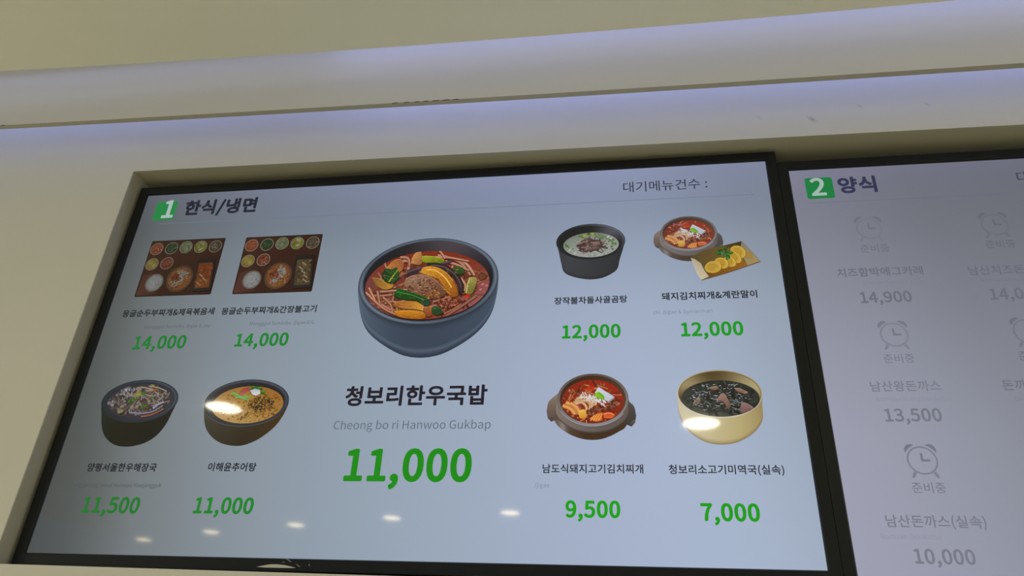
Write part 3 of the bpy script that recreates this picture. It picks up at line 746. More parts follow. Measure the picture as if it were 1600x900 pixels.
# ------------------------------------------------------------------ ceiling downlights (behind the camera, mirrored in the left screen; the large side ones added as fill)
NEAR, FAR, SIDE_FILL = (1.0, 0.93, 0.74), (1.0, 0.82, 0.50), (1.0, 0.95, 0.45)
DOWN = [(-1.378, -1.730, 0.075, NEAR_RADIANCE, NEAR, 'round ceiling downlight nearer the screens, mirrored over the yellow soup bowl picture'),
        (0.651, -1.978, 0.075, NEAR_RADIANCE, NEAR, 'round ceiling downlight nearer the screens, mirrored over the brass bowl picture'),
        (-3.777, -4.951, 0.062, FAR_RADIANCE, FAR, 'far round ceiling downlight mirrored below the 11,500 price, farthest of its row'),
        (-2.946, -4.558, 0.062, FAR_RADIANCE, FAR, 'far round ceiling downlight mirrored between the 11,500 and 11,000 prices'),
        (-2.099, -4.230, 0.062, FAR_RADIANCE, FAR, 'far round ceiling downlight mirrored below the left end of the large price'),
        (-1.279, -3.941, 0.062, FAR_RADIANCE, FAR, 'far round ceiling downlight mirrored straight below the large green price'),
        (-0.425, -3.736, 0.062, FAR_RADIANCE, FAR, 'far round ceiling downlight mirrored below the 9,500 price, last of its row'),
        (-4.4, -2.0, 0.11, LEFT_FILL_RADIANCE, SIDE_FILL, 'added round fill light over the left end of the room, nearer the screen wall'),
        (-4.9, -3.4, 0.11, LEFT_FILL_RADIANCE, SIDE_FILL, 'added round fill light over the left end of the room, farther from the screen wall'),
        (3.6, -1.6, 0.11, RIGHT_FILL_RADIANCE, SIDE_FILL, 'added round fill light over the right end of the room, nearer the screen wall'),
        (4.2, -3.2, 0.11, RIGHT_FILL_RADIANCE, SIDE_FILL, 'added round fill light over the right end of the room, farther from the screen wall')]


def lamp_material(color, radiance):
    m = bpy.data.materials.new('lamp_diffuser')
    m.use_nodes = True
    b = m.node_tree.nodes['Principled BSDF']
    b.inputs['Base Color'].default_value = (0.8, 0.8, 0.8, 1)
    b.inputs['Emission Color'].default_value = (*color, 1)
    b.inputs['Emission Strength'].default_value = radiance
    return m


def lathe(profile, n=32):
    V, F = [], []
    for r, z in profile:
        for i in range(n):
            a = 2 * math.pi * i / n
            V.append((r * math.cos(a), r * math.sin(a), z))
    for j in range(len(profile) - 1):
        for i in range(n):
            k = (i + 1) % n
            F.append((j * n + i, j * n + k, (j + 1) * n + k, (j + 1) * n + i))
    return V, F


def downlight(x, y, r, radiance, color, label):
    t = empty('downlight', (x, y, Z0 + 0.53))
    tag(t, label, 'ceiling light', 'downlights in the ceiling')
    V, F = lathe([(r, 0.0), (r * 1.2, 0.0), (r * 1.2, -0.004), (r * 1.1, -0.007), (r, -0.007), (r, 0.0)])
    link_mesh('trim_ring', V, F, M_RING, t, True)
    V, F = lathe([(0.0005, -0.005), (r, -0.005), (r, -0.001)])
    link_mesh('diffuser', V, F, lamp_material(color, radiance), t)


for args in DOWN:
    downlight(*args)

# ------------------------------------------------------------------ the displays


def display(cx, cz, panel_mat, label, zmax):
    """wall menu display: origin at the centre of its screen face"""
    t = empty('menu_display', (cx, 0, Z0 + cz))
    tag(t, label, 'screen', 'menu displays in the wall niche')
    w, h, bw = 0.605, 0.3471, 0.0190
    W, H = w + bw, h + bw
    V, F = [], []
    prof = [(0, 0.030), (0, -0.003), (bw - 0.0035, -0.0042), (bw - 0.0020, -0.0034), (bw, 0.0015)]     # inset, y
    for ins, y in prof:
        V += [(-W + ins, y, -H + ins), (W - ins, y, -H + ins), (W - ins, y, H - ins), (-W + ins, y, H - ins)]
    for j in range(len(prof) - 1):
        for i in range(4):
            k = (i + 1) % 4
            F.append((4 * j + i, 4 * j + k, 4 * j + 4 + k, 4 * j + 4 + i))
    link_mesh('bezel', V, F, M_BEZEL, t)
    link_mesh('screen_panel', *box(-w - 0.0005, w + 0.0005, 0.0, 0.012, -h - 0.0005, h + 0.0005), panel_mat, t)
    link_mesh('back_cover', *box(-W + 0.001, W - 0.001, 0.0295, 0.052, -H + 0.001, H - 0.001), M_CASE, t, bevel=0.004)
    link_mesh('wall_bracket', *box(-0.20, 0.20, 0.052, 0.1296, -0.14, 0.14), M_CASE, t)
    return t


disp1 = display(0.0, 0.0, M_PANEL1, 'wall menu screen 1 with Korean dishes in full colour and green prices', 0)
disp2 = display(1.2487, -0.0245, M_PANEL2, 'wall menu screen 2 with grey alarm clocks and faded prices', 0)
O2 = (1248.7, -24.5)

INK, GREY = (38, 40, 52), (104, 114, 128)


def rule(parent, name, a, b, w, color, origin=(0, 0)):
    Layer.level = 0
    z = (a[1] + b[1]) / 2
    L = Layer(parent, name)
    x0, x1 = a[0] - origin[0], b[0] - origin[0]
    L.add([(x0, z - origin[1] - w / 2), (x1, z - origin[1] - w / 2), (x1, z - origin[1] + w / 2), (x0, z - origin[1] + w / 2)], [(0, 1, 2, 3)], [color] * 4)
    L.build()


def badge(parent, x0, x1, z0, z1, c0, origin, num, nl, nr, ncol):
    Layer.level = 0
    L = Layer(parent, 'header_badge', 'green rounded square carrying the screen number')
    r = 4.0
    pts = []
    for (cx, cz, a0) in ((x1 - r, z1 - r, 0), (x0 + r, z1 - r, 90), (x0 + r, z0 + r, 180), (x1 - r, z0 + r, 270)):
        for i in range(6):
            a = math.radians(a0 + 18 * i)
            pts.append((cx + r * math.cos(a) - origin[0], cz + r * math.sin(a) - origin[1]))
    L.poly(pts, c0)
    b = L.build()
    n = text(b, 'badge_number', num, nl, nr, ncol, 26, 'white number', origin)
    for v in n.data.vertices:
        v.co.y -= 0.0004
    return b


# ---- header lines
badge(disp1, -579.0, -533.5, 284.5, 330.0, (34, 132, 70), (0, 0), '1', (-559.6,290.9), (-537.5,291.2), (168, 188, 184))
text(disp1, 'header_title', '한식/냉면', (-512.9,292.1), (-362.5,289.5), (34, 36, 52), 40, 'bold dark heading')
text(disp1, 'queue_text', '대기메뉴건수 :', (351.8,295.4), (500.4,293.6), (48, 52, 68), 2, 'dark thin heading at the upper corner')
rule(disp1, 'header_rule', (-559.2,277.8), (578.2,274.6), 1.1, (112, 122, 142))
badge(disp2, 666.5, 712.0, 260.5, 305.0, (26, 124, 66), O2, '2', (675.7,267.1), (698.0,267.8), (160, 184, 176))
text(disp2, 'header_title', '양식', (721.3,269.0), (781.4,270.6), (52, 52, 82), 38, 'bold dark heading', O2)
text(disp2, 'queue_text', '대기메뉴건수 :', (1004.8,274.0), (1153.4, 272.4), (60, 62, 88), 2, 'dark thin heading at the upper corner', O2)
rule(disp2, 'header_rule', (665.2,252.9), (1812.0, 251.0), 1.1, (108, 110, 128), O2)

# ---- left screen lettering: (kind, string, left end, right end, colour, weight, label)
LINES = [
    ('dish_name', '몽글순두부찌개&제육볶음세', (-574.7,70.1), (-392.0,69.7), (34, 38, 42), 26, 'dark dish name under the first tray photo'),
    ('dish_name', '몽글순두부찌개&간장불고기', (-376.7,68.6), (-195.7,68.8), (34, 38, 44), 26, 'dark dish name under the second tray photo'),
    ('dish_subtitle', 'Mongggul Sundubu Jjigae & Jey', (-522.2,44.9), (-392.2,43.9), (92, 99, 103), -4, 'faint grey line over the first price'),
    ('dish_subtitle', 'Mongggul Sundubu Jjigae & G', (-316.3,45.6), (-195.7,45.3), (100, 108, 116), -4, 'faint grey line over the second price'),
    ('price', '14,000', (-532.4,4.3), (-431.8,4.5), (28, 122, 54), 34, 'green price under the first tray'),
    ('price', '14,000', (-335.4,5.4), (-237.8,4.9), (24, 130, 52), 34, 'green price under the second tray'),
    ('dish_name', '청보리한우국밥', (-114.0,-108.3), (122.7,-106.3), (34, 30, 44), 30, 'large dark dish name under the big bowl'),
    ('dish_subtitle', 'Cheong bo ri Hanwoo Gukbap', (-127.3,-148.0), (132.3,-146.7), (98, 110, 124), 0, 'thin grey romanised dish name'),
    ('price', '11,000', (-95.2,-230.4), (104.3,-228.3), (0, 138, 0), 32, 'large green price'),
    ('dish_name', '양평서울한우해장국', (-545.7,-218.5), (-421.1,-216.5), (30, 32, 42), 26, 'dark dish name under the dark soup bowl'),
    ('dish_subtitle', 'Yangpyeong Seoul Hanwoo Haejangguk', (-567.0,-244.1), (-403.4,-241.9), (80, 86, 90), -4, 'faint grey line over the 11,500 price'),
    ('price', '11,500', (-532.5,-285.0), (-433.1,-282.8), (24, 118, 48), 34, 'green price at the lower corner'),
    ('dish_name', '이해윤추어탕', (-329.5,-217.2), (-247.0,-215.3), (32, 36, 46), 26, 'dark dish name under the yellow soup bowl'),
    ('price', '11,000', (-336.3,-283.2), (-238.5,-281.6), (22, 130, 46), 34, 'small green price beside the 11,500 price'),
    ('dish_name', '장작불차돌사골곰탕', (229.9,70.5), (351.5,68.2), (34, 36, 46), 24, 'dark dish name under the black bowl'),
    ('price', '12,000', (244.2,6.8), (338.2,5.6), (16, 150, 36), 34, 'green price under the black bowl'),
    ('dish_name', '돼지김치찌개&계란말이', (408.9,72.3), (561.2,70.0), (34, 36, 46), 24, 'dark dish name under the egg roll plate'),
    ('dish_subtitle', 'chi Jjigae & Gyeranmari', (393.5,46.0), (487.7,46.0), (124, 135, 155), -4, 'faint grey line under the egg roll plate'),
    ('price', '12,000', (436.7,5.9), (532.2,4.6), (18, 152, 38), 34, 'green price under the egg roll plate'),
    ('dish_name', '남도식돼지고기김치찌개', (216.4,-218.1), (366.0,-216.5), (42, 44, 56), 18, 'dark dish name under the stew pot with lugs'),
    ('dish_subtitle', 'Jjigae', (203.0,-239.3), (227.0,-238.7), (130, 142, 165), -4, 'faint grey word at the left of the 9,500 price'),
    ('price', '9,500', (252.2,-281.8), (330.0,-280.8), (8, 160, 24), 34, 'green price under the stew pot'),
    ('dish_name', '청보리소고기미역국(실속)', (403.5,-218.3), (566.5,-219.0), (42, 44, 56), 18, 'dark dish name under the brass bowl'),
    ('price', '7,000', (445.7,-283.4), (524.9,-284.1), (14, 156, 30), 34, 'green price under the brass bowl'),
]
for k, s, a, b, c, w, lb in LINES:
    text(disp1, k, s, a, b, c, w, lb)

# ---- right screen: greyed lines
G2 = (104, 105, 118)
LINES2 = [
    ('dish_name', '치즈함박에그카레', (691.0,105.5), (820.9,102.0), (106, 107, 120), 17),
    ('dish_subtitle', 'Cheese Hambak & Egg Curry', (728.5,89.8), (844.8,87.6), (126, 127, 140), -4),
    ('price', '14,900', (718.9,56.9), (794.2,55.5), (108, 109, 122), 26),
    ('dish_name', '남산치즈돈까스', (888.5,99.8), (1002.3, 99.6), (104, 106, 120), 17),
    ('dish_subtitle', 'Namsan Cheese Donkatsu', (901.9,87.7), (1003.0, 87.5), (114, 116, 130), -4),
    ('price', '14,000', (909.3,55.5), (984.7, 55.4), (106, 108, 122), 26),
    ('dish_name', '남산왕돈까스', (706.9,-92.8), (804.6,-93.6), (122, 123, 138), 16),
    ('dish_subtitle', 'Namsan Wang Donkatsu', (711.7,-108.4), (814.8,-108.6), (140, 141, 156), -4),
    ('price', '13,500', (718.9,-139.1), (795.3,-139.6), (118, 119, 134), 26),
    ('dish_name', '돈까스', (888.7,-93.7), (936.5, -93.7), (110, 112, 126), 17),
    ('dish_subtitle', 'Donkatsu', (901.0,-110.5), (938.0, -110.5), (124, 126, 140), -4),
    ('dish_name', '남산돈까스(실속)', (691.7,-290.0), (818.4,-290.7), (122, 122, 138), 15),
    ('dish_subtitle', 'Namsan Donkatsu', (681.5,-305.4), (757.7,-304.9), (144, 144, 162), -4),
    ('price', '10,000', (719.2,-336.0), (793.7,-336.0), (122, 123, 138), 26),
]
for k, s, a, b, c, w in LINES2:
    text(disp2, k, s, a, b, c, w, None, O2)


def clock(parent, c, s, color, origin, dark):
    Layer.level = 0
    cx, cz = c[0] - origin[0], c[1] - origin[1]
    L = Layer(parent, 'clock_icon', 'grey outlined alarm clock symbol')
    L.ring(cx, cz, 20.5 * s, 20.5 * s, 2.4 * s, lambda a, t: color)
    for sg in (-1, 1):
        ang = [math.radians(q) for q in (20, 26, 33, 40, 47, 54, 60)]     # bells: crescents over the shoulders
        bulge = (24.2, 26.4, 27.8, 28.2, 27.8, 26.4, 24.2)
        outer = [(cx + sg * b * s * math.sin(a), cz + b * s * math.cos(a)) for a, b in zip(ang, bulge)]
        inner = [(cx + sg * 23.0 * s * math.sin(a), cz + 23.0 * s * math.cos(a)) for a in ang[::-1]]
        L.poly(outer + inner, dark)
        L.poly([(cx + sg * 10.5 * s, cz - 18.2 * s), (cx + sg * 15.0 * s, cz - 25.0 * s), (cx + sg * 18.6 * s, cz - 25.0 * s), (cx + sg * 14.5 * s, cz - 15.5 * s)], color)
    hw = 1.6 * s
    L.poly([(cx - hw, cz - hw), (cx + hw, cz - hw), (cx + hw, cz + 10.5 * s), (cx - hw, cz + 10.5 * s)], dark)
    L.poly([(cx - hw, cz - hw), (cx + 10.5 * s, cz - hw), (cx + 10.5 * s, cz + hw), (cx - hw, cz + hw)], dark)
    L.build()


CL = [((755.0,195.3), (734.3,148.6), (779.3,148.3), (117, 118, 131), (109, 110, 123)),
      ((947.5,192.5), (924.9,147.5), (968.4,147.8), (105, 107, 121), (99, 101, 115)),
      ((756.5,-0.7), (733.7,-47.8), (777.2,-48.1), (125, 126, 141), (117, 118, 133)),
      ((945.6, -0.4), (922.0, -47.5), (967.0, -47.5), (113, 115, 129), (107, 109, 123)),
      ((756.1,-197.2), (734.4,-243.2), (778.3,-243.3), (125, 125, 141), (117, 117, 133))]
for c, a, b, c1, c2 in CL:
    clock(disp2, c, 1.0, c1, O2, c2)
    text(disp2, 'status_text', '준비중', a, b, c2, 2, None, O2)

# ------------------------------------------------------------------ dish photos shown on the left screen
T2 = 2 * math.pi


def rim_col(dark, light, hot=1.9, sharp=6):
    """rim colour round the ring: lighter around the angle hot"""
    def f(a, t):
        k = max(0.0, math.cos(a - hot)) ** sharp
        return mix(dark, light, k * (1 - abs(t - 0.5) * 0.8) + (0.25 if t == 0.5 else 0))
    return f


def speckle(L, n, clip, cols, r0, r1, jitc=16, asp=0.7):
    for _ in range(n):
        a, q = random.uniform(0, T2), math.sqrt(random.random())
        x, z = clip[0] + clip[2] * q * math.cos(a), clip[1] + clip[3] * q * math.sin(a)
        c = jit(random.choice(cols), jitc)
        r = random.uniform(r0, r1)
        L.disc(x, z, r, r * asp, c, mix(c, (20, 15, 12), 0.35), random.uniform(0, 3), 8, 0.2)


def strand(L, n, clip, cols, length, w, edge=0.55, jitc=14, curl=0.6):
    for _ in range(n):
        a, q = random.uniform(0, T2), math.sqrt(random.random()) * 0.92
        x, z = clip[0] + clip[2] * q * math.cos(a), clip[1] + clip[3] * q * math.sin(a)
        d = random.uniform(0, T2)
        pts = [(x, z)]
        for k in range(3):
            d += random.uniform(-curl, curl)
            x, z = x + length / 3 * math.cos(d), z + length / 3 * math.sin(d) * 0.7
            pts.append((x, z))
        c = jit(random.choice(cols), jitc)
        L.stroke(pts, w * random.uniform(0.7, 1.2), w * 0.7, mix(c, (25, 15, 12), edge), c, 3)


def photo(label, name='dish_photo'):
    Layer.level = 0
    return Layer(disp1, name, label)


def child(o, name, clip=None, label=None):
    L = Layer(o, name, label)
    L.clip = clip
    return L


def inside(pts):
    """random point of a convex-ish outline"""
    mx, mz = sum(p[0] for p in pts) / len(pts), sum(p[1] for p in pts) / len(pts)
    i = random.randrange(len(pts))
    a, b = pts[i - 1], pts[i]
    u, v = random.random(), random.random()
    if u + v > 1:
        u, v = 1 - u, 1 - v
    return (mx + (a[0] - mx) * u + (b[0] - mx) * v, mz + (a[1] - mz) * u + (b[1] - mz) * v)


def piece(L, pts, c0, c1, grad=(0, 1), tex=24, r=1.6, dark=0.55, lit=0.25, d=1.8):
    """one chunk of food in the picture: its cast edge, its body, flecks along it and a wet glint"""
    q = smooth(list(pts) + [pts[0]], 3)[:-1]
    L.poly([(x + 0.5 * d, z - d) for x, z in q], mix(mix(c0, c1, 0.5), (30, 12, 8), 0.78))
    L.poly(q, c0, c1, grad)
    xs = [p[0] for p in q]
    zs = [p[1] for p in q]
    a = math.atan2(max(zs) - min(zs), max(xs) - min(xs)) * random.choice((-1, 1))
    for _ in range(tex):
        x, z = inside(q)
        t = random.uniform(-1, 1)
        c = mix(mix(c0, c1, random.random()), (38, 18, 10) if t < 0 else (250, 225, 185), abs(t) * (dark if t < 0 else lit))
        ln = r * random.uniform(0.8, 2.4)
        b = a + random.uniform(-0.5, 0.5)
        L.stroke([(x - ln * math.cos(b), z - ln * math.sin(b) * 0.7), (x + ln * math.cos(b), z + ln * math.sin(b) * 0.7)], r * random.uniform(0.4, 0.9), r * 0.3, mix(c, mix(c0, c1, 0.5), 0.5), c, 2)
    k = len(q)
    for i in range(k):                      # darker rim low on the piece, lighter above
        p0, p1 = q[i], q[(i + 1) % k]
        nx, nz = p1[1] - p0[1], -(p1[0] - p0[0])
        up = (nz / (math.hypot(nx, nz) or 1))
        if (p0[0] - sum(xs) / k) * nx + (p0[1] - sum(zs) / k) * nz < 0:
            up = -up
        c = mix(c0, (24, 10, 8), 0.5) if up < -0.2 else mix(c0, (250, 228, 190), 0.22)
        if up < -0.2 or up > 0.5:
            L.stroke([p0, p1], 0.9, 0.9, mix(c, mix(c0, c1, 0.5), 0.4), c, 1)


def glints(L, n, clip, col, w=0.7, ln=2.2):
    for _ in range(n):
        a, q = random.uniform(0, T2), math.sqrt(random.random()) * 0.95
        x, z = clip[0] + clip[2] * q * math.cos(a), clip[1] + clip[3] * q * math.sin(a)
        b = random.uniform(-0.7, 0.7)
        k = ln * random.uniform(0.4, 1.2)
        c = jit(col, 18)
        L.stroke([(x - k * math.cos(b), z - k * math.sin(b) * 0.6), (x + k * math.cos(b), z + k * math.sin(b) * 0.6)], w, w * 0.5, mix(c, (90, 50, 40), 0.5), c, 2)


# ---- big bowl: beef and vegetable soup
random.seed(11)
L = photo('photo of red beef and vegetable soup in a large blue-grey bowl')
bc0, bc1, bc2 = (92, 106, 124), (58, 70, 88), (70, 82, 100)
L.shell((3, 126, 127, 87.5, 180, 360), [(-124.6,117.7), (-120.2,92.1), (-109.6,56.0), (-95.9,29.9), (-74.9,10.0), (-47.5,-8.2), (-22.9,-19.7), (3.4,-24.0), (27.5,-21.9), (48.4,-15.3), (76.6,1.3), (99.4,20.2), (115.5,41.8), (125.0,65.4), (130.0,98.8), (130.8,125.2)],
       lambda u, v: mix(mix(mix(bc0, bc1, min(1, u / 0.42)), bc2, max(0, (u - 0.5) / 0.5) ** 1.3), (100, 113, 131) if 0.72 < v < 0.9 else (34, 42, 54), 0.5 if 0.72 < v < 0.9 else (max(0, v - 0.88) * 6 if v > 0.5 else max(0, 0.22 - v) * 2.6)))
L.disc(3, 126, 127.6, 88, (40, 46, 58), (44, 52, 64), n=64)
L.ring(3, 126, 127.6, 88, 10, lambda a, t: mix(mix((34, 42, 54), (122, 134, 150), (0.9 if t == 0.5 else 0.12) * (0.45 + 0.55 * max(math.cos(a - 3.9), 0.9 * math.cos(a - 0.4), 0.6 * math.cos(a - 1.6)))), (30, 36, 46), 0.35 if t == 1 else 0), n=72, wz=7, down=-0.5)
L.disc(3, 126.5, 118, 81.5, (46, 36, 40), cf=lambda a: mix((30, 30, 38), (74, 66, 74), max(0, math.cos(a - 1.2)) ** 4), n=64)
bowl = L.build()
CB = (2, 117, 113, 69)
S = child(bowl, 'soup', CB, 'red broth')
S.disc(2, 117, 113, 69, (112, 52, 46), cf=lambda a: mix(mix((126, 46, 28), (150, 84, 86), max(0, math.cos(a + 0.5)) ** 2), (112, 64, 66), max(0, math.cos(a - 3.5)) ** 2), n=64)
S.build()
V = child(bowl, 'vegetables', CB)
strand(V, 150, (0, 108, 100, 52), [(120, 62, 44), (92, 40, 30), (146, 88, 60), (78, 34, 28), (134, 70, 52), (104, 60, 48)], 26, 5, 0.6, 14)
speckle(V, 120, (0, 106, 100, 50), [(120, 56, 36), (156, 92, 56), (90, 38, 28), (170, 108, 70)], 1.2, 3.4)
strand(V, 46, (2, 117, 108, 60), [(168, 112, 88), (140, 74, 56), (176, 126, 98), (112, 58, 46), (150, 90, 76)], 44, 5)
for pts, w in (([(17.1,175.3), (46.7,167.4), (70.4,156.6), (87.7,131.7)], 8), ([(22.8,176.7), (58.7,160.3), (80.7,132.0)], 6), ([(11.6,172.3), (34.8,171.2), (75.7,161.2)], 6), ([(32.7,163.1), (56.4,153.9), (77.2,141.8)], 6),
               ([(19.0,186.2), (25.6,178.2), (30.8,168.1)], 5), ([(-46.3,168.3), (-34.1,164.4), (-36.1,143.3)], 9), ([(-53.0,175.2), (-37.9,172.2), (-33.2,156.2)], 7), ([(-108.0,104.3), (-85.0,84.6), (-51.1,65.0)], 6), ([(-103.5,113.7), (-92.1,94.3), (-79.0,72.0)], 5),
               ([(-82.0,105.0), (-59.0,105.7), (-30.6,107.8)], 6), ([(-86.6,106.7), (-81.1,87.6), (-76.0,70.4)], 5), ([(-70.2,81.0), (-50.5,83.5), (-45.4,64.8)], 5), ([(17.5,81.1), (39.3,88.1), (60.8,98.2)], 4), ([(-74.7,93.7), (-58.4,77.5), (-53.4,60.4)], 5),
               ([(-97.9,94.5), (-71.9,71.8), (-44.5,57.1)], 5), ([(58.4,128.2), (66.3,116.8), (64.5,104.3)], 7), ([(64.2,126.3), (72.2,113.4), (71.7,100.9)], 5)):
    c = jit((178, 122, 94), 14)
    V.stroke([(x + 0.6, z - 1.6) for x, z in pts], w, w * 0.7, (58, 22, 16), (58, 22, 16), 5)
    V.stroke(pts, w, w * 0.7, (104, 54, 40), c, 5)
    V.stroke([(x, z + w * 0.18) for x, z in pts], w * 0.22, w * 0.1, c, mix(c, (255, 235, 210), 0.4), 5)
piece(V, [(-30.8,161.0), (-29.9,174.2), (-23.1,183.8), (-15.9,185.1), (-11.7,173.3), (-10.9,159.8), (-20.3,158.2)], (196, 142, 84), (148, 92, 54), (1, -0.4), 14)
piece(V, [(-12.0,175.7), (8.5,174.1), (28.0,167.2), (27.8,159.4), (10.0,158.9), (-9.3,163.3)], (160, 164, 40), (104, 116, 28), (0.2, -1), 22)
piece(V, [(-77.7,149.9), (-66.5,165.9), (-53.9,170.9), (-45.1,163.3), (-44.7,150.1), (-54.7,140.8), (-69.5,143.0)], (196, 130, 54), (146, 84, 56), (1, 0.6), 26)
piece(V, [(-100.5,133.6), (-87.0,131.7), (-60.7,119.1), (-61.2,111.5), (-73.8,108.8), (-87.9,116.3)], (190, 136, 52), (120, 84, 44), (-1, 0.3), 24)
V.stroke([(-36.0,142.6), (-15.0,148.9), (19.1,154.6), (44.8,162.6)], 10, 6, (26, 18, 26), (74, 54, 66))
V.stroke([(-34.7,143.9), (-15.2,150.8), (18.9,156.5), (43.0,163.3)], 2, 1.2, (60, 44, 54), (120, 98, 110))
V.stroke([(-40.9,134.4), (-22.7,140.1), (2.6,146.2)], 7, 4, (26, 18, 24), (62, 44, 52))
piece(V, [(72.5,97.8), (74.9,114.9), (79.6,127.3), (91.8,124.6), (91.2,109.5), (83.5,92.7)], (160, 152, 80), (106, 96, 44), (0.5, -1), 20)
V.stroke([(79.7,125.7), (76.6,110.1), (75.4,96.1)], 4, 3, (120, 118, 60), (186, 184, 104))
V.stroke([(94.2,90.2), (73.8,73.4), (42.6,50.8)], 7, 5, (40, 18, 14), (50, 22, 18))
V.stroke([(94.1,91.4), (73.7,74.7), (42.4,52.3)], 7, 5, (80, 40, 32), (150, 100, 82))
V.stroke([(65.5,73.4), (55.1,66.1), (39.2,57.5)], 5, 4, (90, 44, 32), (160, 104, 76))
piece(V, [(93.3,131.5), (99.9,138.2), (110.1,132.4), (107.8,124.6), (98.2,121.8)], (124, 72, 50), (80, 40, 32), (0, 1), 12)
V.poly([(71.1,91.0), (77.8,94.5), (83.5,92.7), (77.0,85.9)], (216, 62, 24), (160, 36, 22))
piece(V, [(-52.6,82.0), (-28.2,86.4), (-5.2,88.7), (0.0,65.8), (-14.7,67.5), (-31.8,68.9), (-48.0,74.1)], (208, 150, 58), (150, 84, 40), (-1, 0.4), 46)
V.stroke([(-5.7,88.1), (-0.4,75.6), (0.2,64.5)], 4, 3, (110, 60, 36), (224, 170, 94))
piece(V, [(-51.0,64.3), (-25.8,65.4), (-0.1,61.5), (7.1,51.0), (-7.0,47.8), (-26.7,49.6), (-42.8,54.9)], (212, 140, 30), (150, 84, 30), (0, -1), 40)
piece(V, [(1.9,69.4), (14.2,72.7), (18.2,62.8), (17.4,53.7), (7.7,53.4)], (176, 104, 50), (120, 60, 36), (0, -1), 18)
V.build()
M = child(bowl, 'mushroom', CB, 'amber mushroom slice with dark cap edge')
M.stroke([(-1.0,153.5), (25.1,151.4), (50.4,135.8), (63.8,113.1), (67.2,94.2)], 15, 9, (24, 16, 20), (54, 40, 46))
M.stroke([(10.3,155.6), (33.9,149.4), (56.0,129.8), (65.7,107.4)], 3, 2, (50, 38, 42), (104, 84, 88))
piece(M, [(-11.9,141.6), (-6.5,150.5), (7.8,152.5), (25.6,146.5), (41.0,133.6), (53.9,114.1), (61.6,94.4), (53.2,89.2), (41.3,97.4), (31.3,115.0), (18.5,129.8), (3.7,135.2)], (212, 148, 42), (146, 80, 28), (0.7, -1), 70, 2.0, 0.5, 0.2)
M.stroke([(-0.3,146.3), (17.3,143.3), (35.8,127.5), (48.8,108.0)], 4, 2.4, (204, 140, 44), (234, 184, 88))
M.build()
B = child(bowl, 'beef', CB, 'brown chunk of beef')
piece(B, [(-39.7,117.1), (-34.5,129.6), (-22.2,135.6), (-6.4,135.6), (13.0,128.4), (25.4,116.8), (37.3,103.7), (38.7,95.3), (25.3,87.7), (5.6,88.4), (-15.3,98.5), (-30.6,107.8)], (160, 118, 96), (100, 58, 40), (0.3, -1), 60, 2.0)
mb = (-1.0,111.5)
speckle(B, 120, (mb[0], mb[1], 29, 16), [(146, 104, 82), (112, 72, 52), (172, 130, 108), (86, 50, 36), (182, 122, 70)], 1.0, 2.8)
mb = (-19.8,126.5)
speckle(B, 40, (mb[0], mb[1], 14, 6), [(190, 152, 132), (168, 126, 106), (140, 98, 80)], 0.9, 2.2)
mb = (12.7,96.2)
speckle(B, 40, (mb[0], mb[1], 15, 9), [(200, 132, 54), (164, 94, 44), (214, 156, 92), (120, 64, 34)], 1.0, 2.6)
glints(B, 16, ((-1.2,113.1)[0], (-1.2,113.1)[1], 26, 14), (226, 196, 170))
mb = (44.4,77.8)
B.disc(mb[0] + 1, mb[1] - 2, 20, 11, (70, 26, 20), (84, 36, 28), 0.1, 20, 0.1)
speckle(B, 90, (mb[0], mb[1], 19, 10), [(168, 84, 60), (126, 52, 40), (196, 112, 86), (104, 42, 32)], 1.2, 2.8)
glints(B, 18, (mb[0], mb[1], 17, 9), (234, 170, 140))
B.build()
H_ = child(bowl, 'green_leaves', CB, 'dark green leaves and scallions')
piece(H_, [(-82.1,138.7), (-77.0,150.9), (-64.4,149.0), (-55.5,152.6), (-49.2,134.1), (-54.1,124.0), (-61.4,119.8), (-76.2,126.8)], (24, 52, 30), (44, 80, 40), (1, 0), 40, 1.6, 0.5, 0.15)
H_.stroke([(-67.0,123.2), (-59.9,136.2), (-53.2,147.9)], 4, 2, (92, 110, 30), (160, 170, 56))
for a, b in (((-77.7,138.5), (-62.2,131.4)), ((-75.2,146.5), (-57.8,137.7)), ((-67.2,147.8), (-54.6,140.1)), ((-77.5,132.7), (-64.5,126.3)), ((-61.3,124.3), (-52.9,131.0))):
    H_.stroke([a, b], 1.5, 1, (30, 54, 30), (78, 112, 68))
piece(H_, [(-55.5,95.5), (-50.4,105.4), (-45.0,108.4), (-6.3,93.8), (11.6,84.4), (11.8,76.7), (4.3,73.0), (-5.1,82.5), (-28.0,85.2), (-45.6,89.5)], (26, 84, 32), (18, 56, 28), (0.4, -1), 40, 1.6, 0.4, 0.12)
H_.stroke([(-50.0,102.2), (-23.5,95.6), (9.1,81.4)], 2.5, 1.5, (30, 90, 34), (70, 138, 66))
piece(H_, [(16.9,67.4), (24.0,71.7), (34.4,64.7), (37.8,57.6), (27.1,54.0), (18.3,59.1)], (28, 62, 34), (46, 84, 46), (0, 1), 16, 1.2, 0.4, 0.15)
piece(H_, [(48.7,143.0), (55.2,150.7), (67.0,145.4), (71.3,136.2), (60.9,132.8), (52.1,135.7)], (38, 62, 32), (62, 88, 40), (0, 1), 18, 1.2, 0.4, 0.15)
piece(H_, [(1.7,84.8), (11.5,85.1), (12.0,74.6), (2.8,73.9)], (40, 82, 62), (24, 52, 40), (0, 1), 8, 1.2, 0.4, 0.2)
H_.build()
Q = child(bowl, 'broth_glints', CB, 'wet highlights on the broth')
speckle(Q, 150, (0, 108, 100, 54), [(70, 30, 22), (96, 44, 30), (54, 26, 20), (150, 84, 50)], 0.4, 1.1, 14)
glints(Q, 110, (0, 108, 100, 52), (206, 150, 126), 0.7, 2.0)
